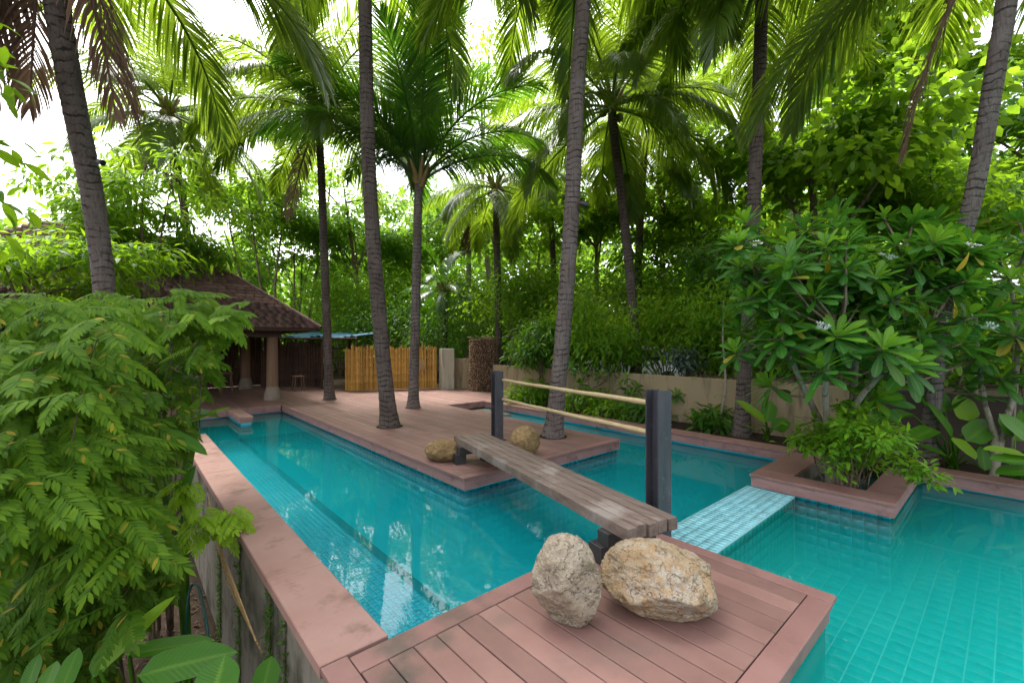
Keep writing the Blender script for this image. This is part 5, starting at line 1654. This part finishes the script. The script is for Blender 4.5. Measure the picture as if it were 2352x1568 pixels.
def pinnate_shrub(label, base, blobs, kind, llen, seed, limit=300, group='feathery leaved shrubs along the left wall', lime=0.0):
    """blobs: (px, py, Y, spread px, spread Y, number of sprays)"""
    rr = np.random.default_rng(seed)
    t = thing('feathery_shrub', label, 'shrub', base, group)
    Ms, wh, Ml, wl = [], [], [], []
    b = MB(); cnt = 0
    for (px, py, Y, sx, sy, sY, n) in blobs:
        for _ in range(max(3, round(n * .84))):
            a = rr.normal(0, .55, 2).clip(-1, 1)
            tip = at(px + a[0] * sx, py + a[1] * sy, Y + rr.normal(0, sY))
            if tip.z < -1.35: tip.z = -1.35
            if tip.x > .66 and tip.z < .12: tip.x = .62
            m_ = base.lerp(tip, .6) + V3((rr.normal(0, .08), rr.normal(0, .08), .18))
            if cnt % 7 == 0 and seen_at(tip)[0] < right_edge(seen_at(tip)[1]) - 60:
                b.tube([base + V3((rr.normal(0, .06), rr.normal(0, .06), 0)), base.lerp(m_, .5) + V3((0, 0, .15)), m_, tip], [.015, .011, .007, .003], 5)
            cnt += 1
            out = (tip - base); out.z = 0
            out = out.normalized() * .5 - FWD * rr.uniform(.1, .7) + RGT * rr.uniform(-.3, .5)
            k = int(rr.integers(4, 7))
            for j in range(k):
                az = (j - (k - 1) / 2) * .5 + rr.normal(0, .15)
                d = Matrix.Rotation(az, 3, 'Z') @ out.normalized()
                d = d + V3((0, 0, rr.uniform(-.55, .12)))
                p = tip + V3((rr.normal(0, .03), rr.normal(0, .03), rr.normal(0, .04)))
                up = (0 + rr.normal(0, .15) - FWD.x * .45, rr.normal(0, .15) - FWD.y * .45, 1)
                M = frames([tuple(p)], [tuple(d)], [up], llen * rr.uniform(.75, 1.2))[0]
                tipp = V3(M[:3, 3] + M[:3, 1] * .95)
                if kind != 'c' and any(seen_at(q)[0] > right_edge(seen_at(q)[1]) for q in (tipp, V3(M[:3, 3]))): continue
                if rr.random() < lime: Ml.append(M); wl.append(int(rr.integers(0, 4)))
                else: Ms.append(M); wh.append(int(rr.integers(0, 4)))
    obj('stems', b.mesh('stems'), MAT['bark'], t)
    pieces(t, 'leaf', PN[kind], wh, Ms, limit - len(Ml), 'foliage')
    for M, w in zip(Ml, wl):
        o = obj('leaf', PN['c'][w].me, None, t, Matrix(M.tolist())); o['label'] = 'lime green feathery leaf'


def gz(px, Y):
    p = at(px, 784, Y); p.z = -1.5; return p


pinnate_shrub('large bright feathery shrub at the left edge', gz(20, 3.6), [
    (90, 760, 3.4, 150, 90, .3, 26), (40, 880, 3.0, 120, 90, .25, 22), (200, 860, 3.4, 110, 110, .3, 26), (150, 990, 2.9, 130, 90, .25, 24), (240, 960, 3.3, 70, 90, .2, 12),
    (60, 1090, 2.7, 110, 80, .2, 18), (180, 1120, 2.9, 120, 70, .2, 18), (290, 1170, 3.1, 70, 60, .2, 10), (60, 1190, 2.8, 120, 60, .2, 12), (240, 1210, 3.0, 90, 50, .2, 10)], 'a', .38, 201)
pinnate_shrub('bright feathery shrub spreading before the pavilion roof', gz(380, 4.8), [
    (420, 715, 4.4, 150, 40, .3, 26), (520, 730, 4.5, 55, 40, .2, 12), (330, 720, 4.6, 80, 40, .3, 12), (450, 790, 4.6, 80, 50, .3, 14)], 'a', .31, 202, lime=.06)
pinnate_shrub('shaded feathery shrub between the bright shrub and the pool corner', gz(350, 4.6), [
    (380, 860, 4.6, 110, 90, .3, 26), (330, 960, 4.3, 110, 90, .3, 22), (430, 1000, 4.6, 60, 70, .25, 14), (300, 800, 5.0, 100, 60, .3, 16), (380, 1090, 4.0, 60, 60, .2, 10)], 'b', .32, 203)
pinnate_shrub('low shaded feathery shrub against the retaining wall', gz(260, 3.9), [
    (130, 1270, 3.4, 150, 60, .3, 16), (50, 1390, 3.1, 110, 60, .25, 16), (330, 1290, 3.5, 110, 60, .25, 18), (400, 1260, 3.5, 50, 50, .2, 8), (240, 1400, 3.5, 160, 60, .3, 18), (80, 1480, 3.0, 120, 60, .2, 14),
    (400, 1330, 3.3, 50, 40, .2, 8), (180, 1540, 3.0, 120, 40, .2, 10)], 'b', .33, 204)
pinnate_shrub('lime green feathery sprig hanging over the pink coping', gz(440, 4.0), [
    (520, 1180, 3.72, 26, 14, .03, 3), (450, 1180, 3.75, 26, 20, .05, 3), (430, 1120, 3.8, 20, 30, .05, 3)], 'c', .27, 205)

# leafy branch at the left edge of the view
t = thing('glossy_leaved_tree', 'dark glossy leaved branch reaching in at the left edge', 'tree', gz(-260, 3.6))
P = [gz(-260, 3.6), at(-240, 700, 3.6), at(-160, 420, 3.5), at(-100, 250, 3.4), at(-70, 100, 3.4)]
obj('trunk', MB().tube(P, [.05, .045, .035, .025, .01], 8).mesh('trunk'), MAT['bark'], t)
cl = []
for (a, e) in ((2, (-10, 175, 3.3)), (1, (-20, 460, 3.3)), (1, (-20, 540, 3.4)), (2, (-40, 330, 3.4)), (3, (-60, 80, 3.4))):
    e = at(*e)
    obj('branch', MB().tube([P[a], P[a].lerp(e, .5) + V3((0, 0, .08)), e], [.014, .009, .004], 5).mesh('branch'), MAT['bark'], t)
    cl += [tuple(e), tuple(e + RGT * .06 + V3((0, 0, -.03)))]
rr = np.random.default_rng(210)
LG = [Var('leaf', *blade(1, .42, 'ell', 5, .18, .2), MAT['mid']), Var('leaf', *blade(1, .36, 'ell', 5, .2, .35), MAT['mid'])]
Ms = leaf_cloud(cl, 110, .085, .8, .16, rr, .3)
pieces(t, 'leaf', LG, rr.integers(0, 2, 110), Ms, 300)

# ------------------------------------------------------------------ small things
def lamp(label, p, dirv, k=1.0):
    t = thing('tree_lamp', label, 'lamp', p, 'unlit spot lamps on the palm trunks')
    dirv = V3(dirv).normalized()
    q = dirv.to_track_quat('Z', 'Y').to_matrix().to_4x4()
    M = Matrix.Translation(p) @ q @ Matrix.Scale(k, 4)
    h = obj('lamp_housing', MB().lathe([(.03, -.09), (.05, -.07), (.055, .02), (.07, .09), (.065, .095)], 14, M).mesh('lamp_housing'), MAT['steel2'], t)
    obj('lens', MB().lathe([(.058, .0955), (.057, .098)], 14, M).mesh('lens'), MAT['glass_dark'], t)
    obj('bracket', MB().tube([p, p - RGT * .13 * max(k, .8)], .012 * k, 6).mesh('bracket'), MAT['steel2'], t)


lamp('dark unlit spot lamp strapped to the tall deck corner palm', at(1340, 468, 7.15), RGT * 1 + V3((0, 0, -.25)), .75)
lamp('dark unlit spot lamp on the leaning grey palm', at(230, 372, 5.1), RGT * 1 - FWD * .2 + V3((0, 0, -.4)), .5)

# garden hose and dry stalks beside the retaining wall
t = thing('garden_hose', 'green garden hose looped down onto the soil by the wall', 'hose', gz(440, 4.0))
P = [at(428, 1420, 3.7), at(430, 1370, 3.75), at(442, 1335, 3.8), at(458, 1345, 3.75), at(468, 1400, 3.6), at(478, 1440, 3.45)]
P = [gz(425, 3.9) + V3((-.4, -.3, .03)), gz(425, 3.9) + V3((0, 0, .03))] + P + [gz(490, 3.5) + V3((0, 0, .03))]
P2 = []
for i in range(len(P) - 1):
    for k in range(6): P2.append(P[i].lerp(P[i + 1], k / 6))
for _ in range(8):
    P2 = [P2[0]] + [(P2[i - 1] + P2[i] * 2 + P2[i + 1]) / 4 for i in range(1, len(P2) - 1)] + [P2[-1]]
obj('hose_pipe', MB().tube(P2, .011, 7).mesh('hose_pipe'), MAT['hose'], t)
t = thing('dry_stalks', 'bundle of dry tan stalks leaning on the mossy retaining wall', 'stalks', gz(600, 3.0))
for k in range(4):
    a, b_ = at(476 + k * 3, 1130 + k * 22, 4.5 - k * .08), at(588 + k * 5, 1472 + k * 9, 2.83)
    m_ = a.lerp(b_, .5) + V3((-.03, 0, -.02 * k))
    for q in (a, b_, m_): q.x = min(q.x, .735)
    obj('stalk', MB().tube([a, m_, b_], [.004, .005, .006], 6).mesh('stalk'), MAT['stalk'], t)
# creeper on the retaining wall
t = thing('wall_creeper', 'small leaved dark creeper hanging in strips on the retaining wall', 'creeper', V3((.75, 3.6, -1.2)))
rr = np.random.default_rng(220)
pos = []
b = MB()
for (v0, w) in ((3.35, .06), (2.98, .03), (4.4, .05), (5.4, .07)):
    obj('stem', MB().tube([V3((.758, v0, -1.45)), V3((.757, v0 + .03, -.8)), V3((.757, v0, -.1))], .006, 5).mesh('stem'), MAT['bark'], t)
    for _ in range(int(9000 * w)):
        pos.append((.757 - abs(rr.normal(0, .015)), v0 + rr.normal(0, w * .6), rr.uniform(-1.45, -.1)))
pos = np.array(pos)
Ms = frames(pos, rr.normal(0, 1, (len(pos), 3)) + np.array([-.3, 0, -.6]), np.array([-1.0, 0, .3]) + rr.normal(0, .3, (len(pos), 3)), .03 * rr.uniform(.6, 1.3, len(pos)))
me = merged('creeper_leaves', varset('tree', MAT['dark']), rr.integers(0, 2, len(pos)), Ms); me.materials.append(MAT['dark'])
tag(obj('creeper_leaves', me, None, t), kind='stuff')
# leaf litter on the low garden soil
n = 2600
pos = np.stack([rr.uniform(-3.5, .72, n), rr.uniform(.5, 7, n), np.full(n, -1.485) + rr.uniform(0, .02, n)], 1)
Ms = frames(pos, rr.normal(0, 1, (n, 3)) * np.array([1, 1, .15]), np.array([0, 0, 1.0]) + rr.normal(0, .25, (n, 3)), .09 * rr.uniform(.5, 1.3, n))
me = merged('leaf_litter', varset('lance', MAT['palm_dead']), rr.integers(0, 2, n), Ms); me.materials.append(MAT['palm_dead'])
tag(obj('leaf_litter', me, None), kind='stuff')

# white car beyond the wall, its roof showing between the leaves
cp = at(1432, 800, 17.0)
t = thing('parked_car', 'white car parked beyond the tan wall, roof showing between leaves', 'car', (cp.x, cp.y, -.09))
Mc = Matrix.Translation((cp.x, cp.y, -.09)) @ Matrix.Rotation(-HEAD + .15, 4, 'Z')


def loft(sections, name):
    b = MB(); k = len(sections[0])
    vs = [Mc @ V3(p) for s in sections for p in s]
    fs = [(i * k + j, i * k + (j + 1) % k, (i + 1) * k + (j + 1) % k, (i + 1) * k + j) for i in range(len(sections) - 1) for j in range(k)]
    fs += [tuple(range(k - 1, -1, -1)), tuple((len(sections) - 1) * k + j for j in range(k))]
    return b.add(vs, fs, True).mesh(name)


def sec(x, w, z0, z1):
    return [(x, -w, z0), (x, -w * 1.02, (z0 + z1) / 2), (x, -w * .9, z1), (x, w * .9, z1), (x, w * 1.02, (z0 + z1) / 2), (x, w, z0)]


obj('body', loft([sec(-2.1, .7, .35, .75), sec(-1.9, .82, .22, .9), sec(-.9, .86, .2, .96), sec(1.2, .86, .2, .98), sec(2.0, .82, .22, .95), sec(2.15, .7, .4, .8)], 'body'), MAT['car_white'], t)
obj('windows', loft([sec(-1.0, .74, .95, .99), sec(-.35, .72, .95, 1.4), sec(1.25, .7, .95, 1.4), sec(1.85, .68, .95, 1.0)], 'windows'), MAT['glass_dark'], t)
obj('roof', loft([sec(-.45, .62, 1.38, 1.42), sec(-.2, .66, 1.37, 1.49), sec(1.0, .66, 1.37, 1.49), sec(1.35, .6, 1.36, 1.42)], 'roof'), MAT['car_white'], t)
for x in (-1.3, 1.35):
    for y in (-.8, .8):
        M = Mc @ Matrix.Translation((x, y, .31)) @ Matrix.Rotation(R(90), 4, 'X')
        obj('wheel', MB().lathe([(.18, -.1), (.3, -.1), (.31, 0), (.3, .1), (.18, .1)], 16, M).mesh('wheel'), MAT['rubber'], t)
print('OBJECTS', len(bpy.data.objects), 'TRIS', sum(len(m.polygons) * 2 for m in bpy.data.meshes))
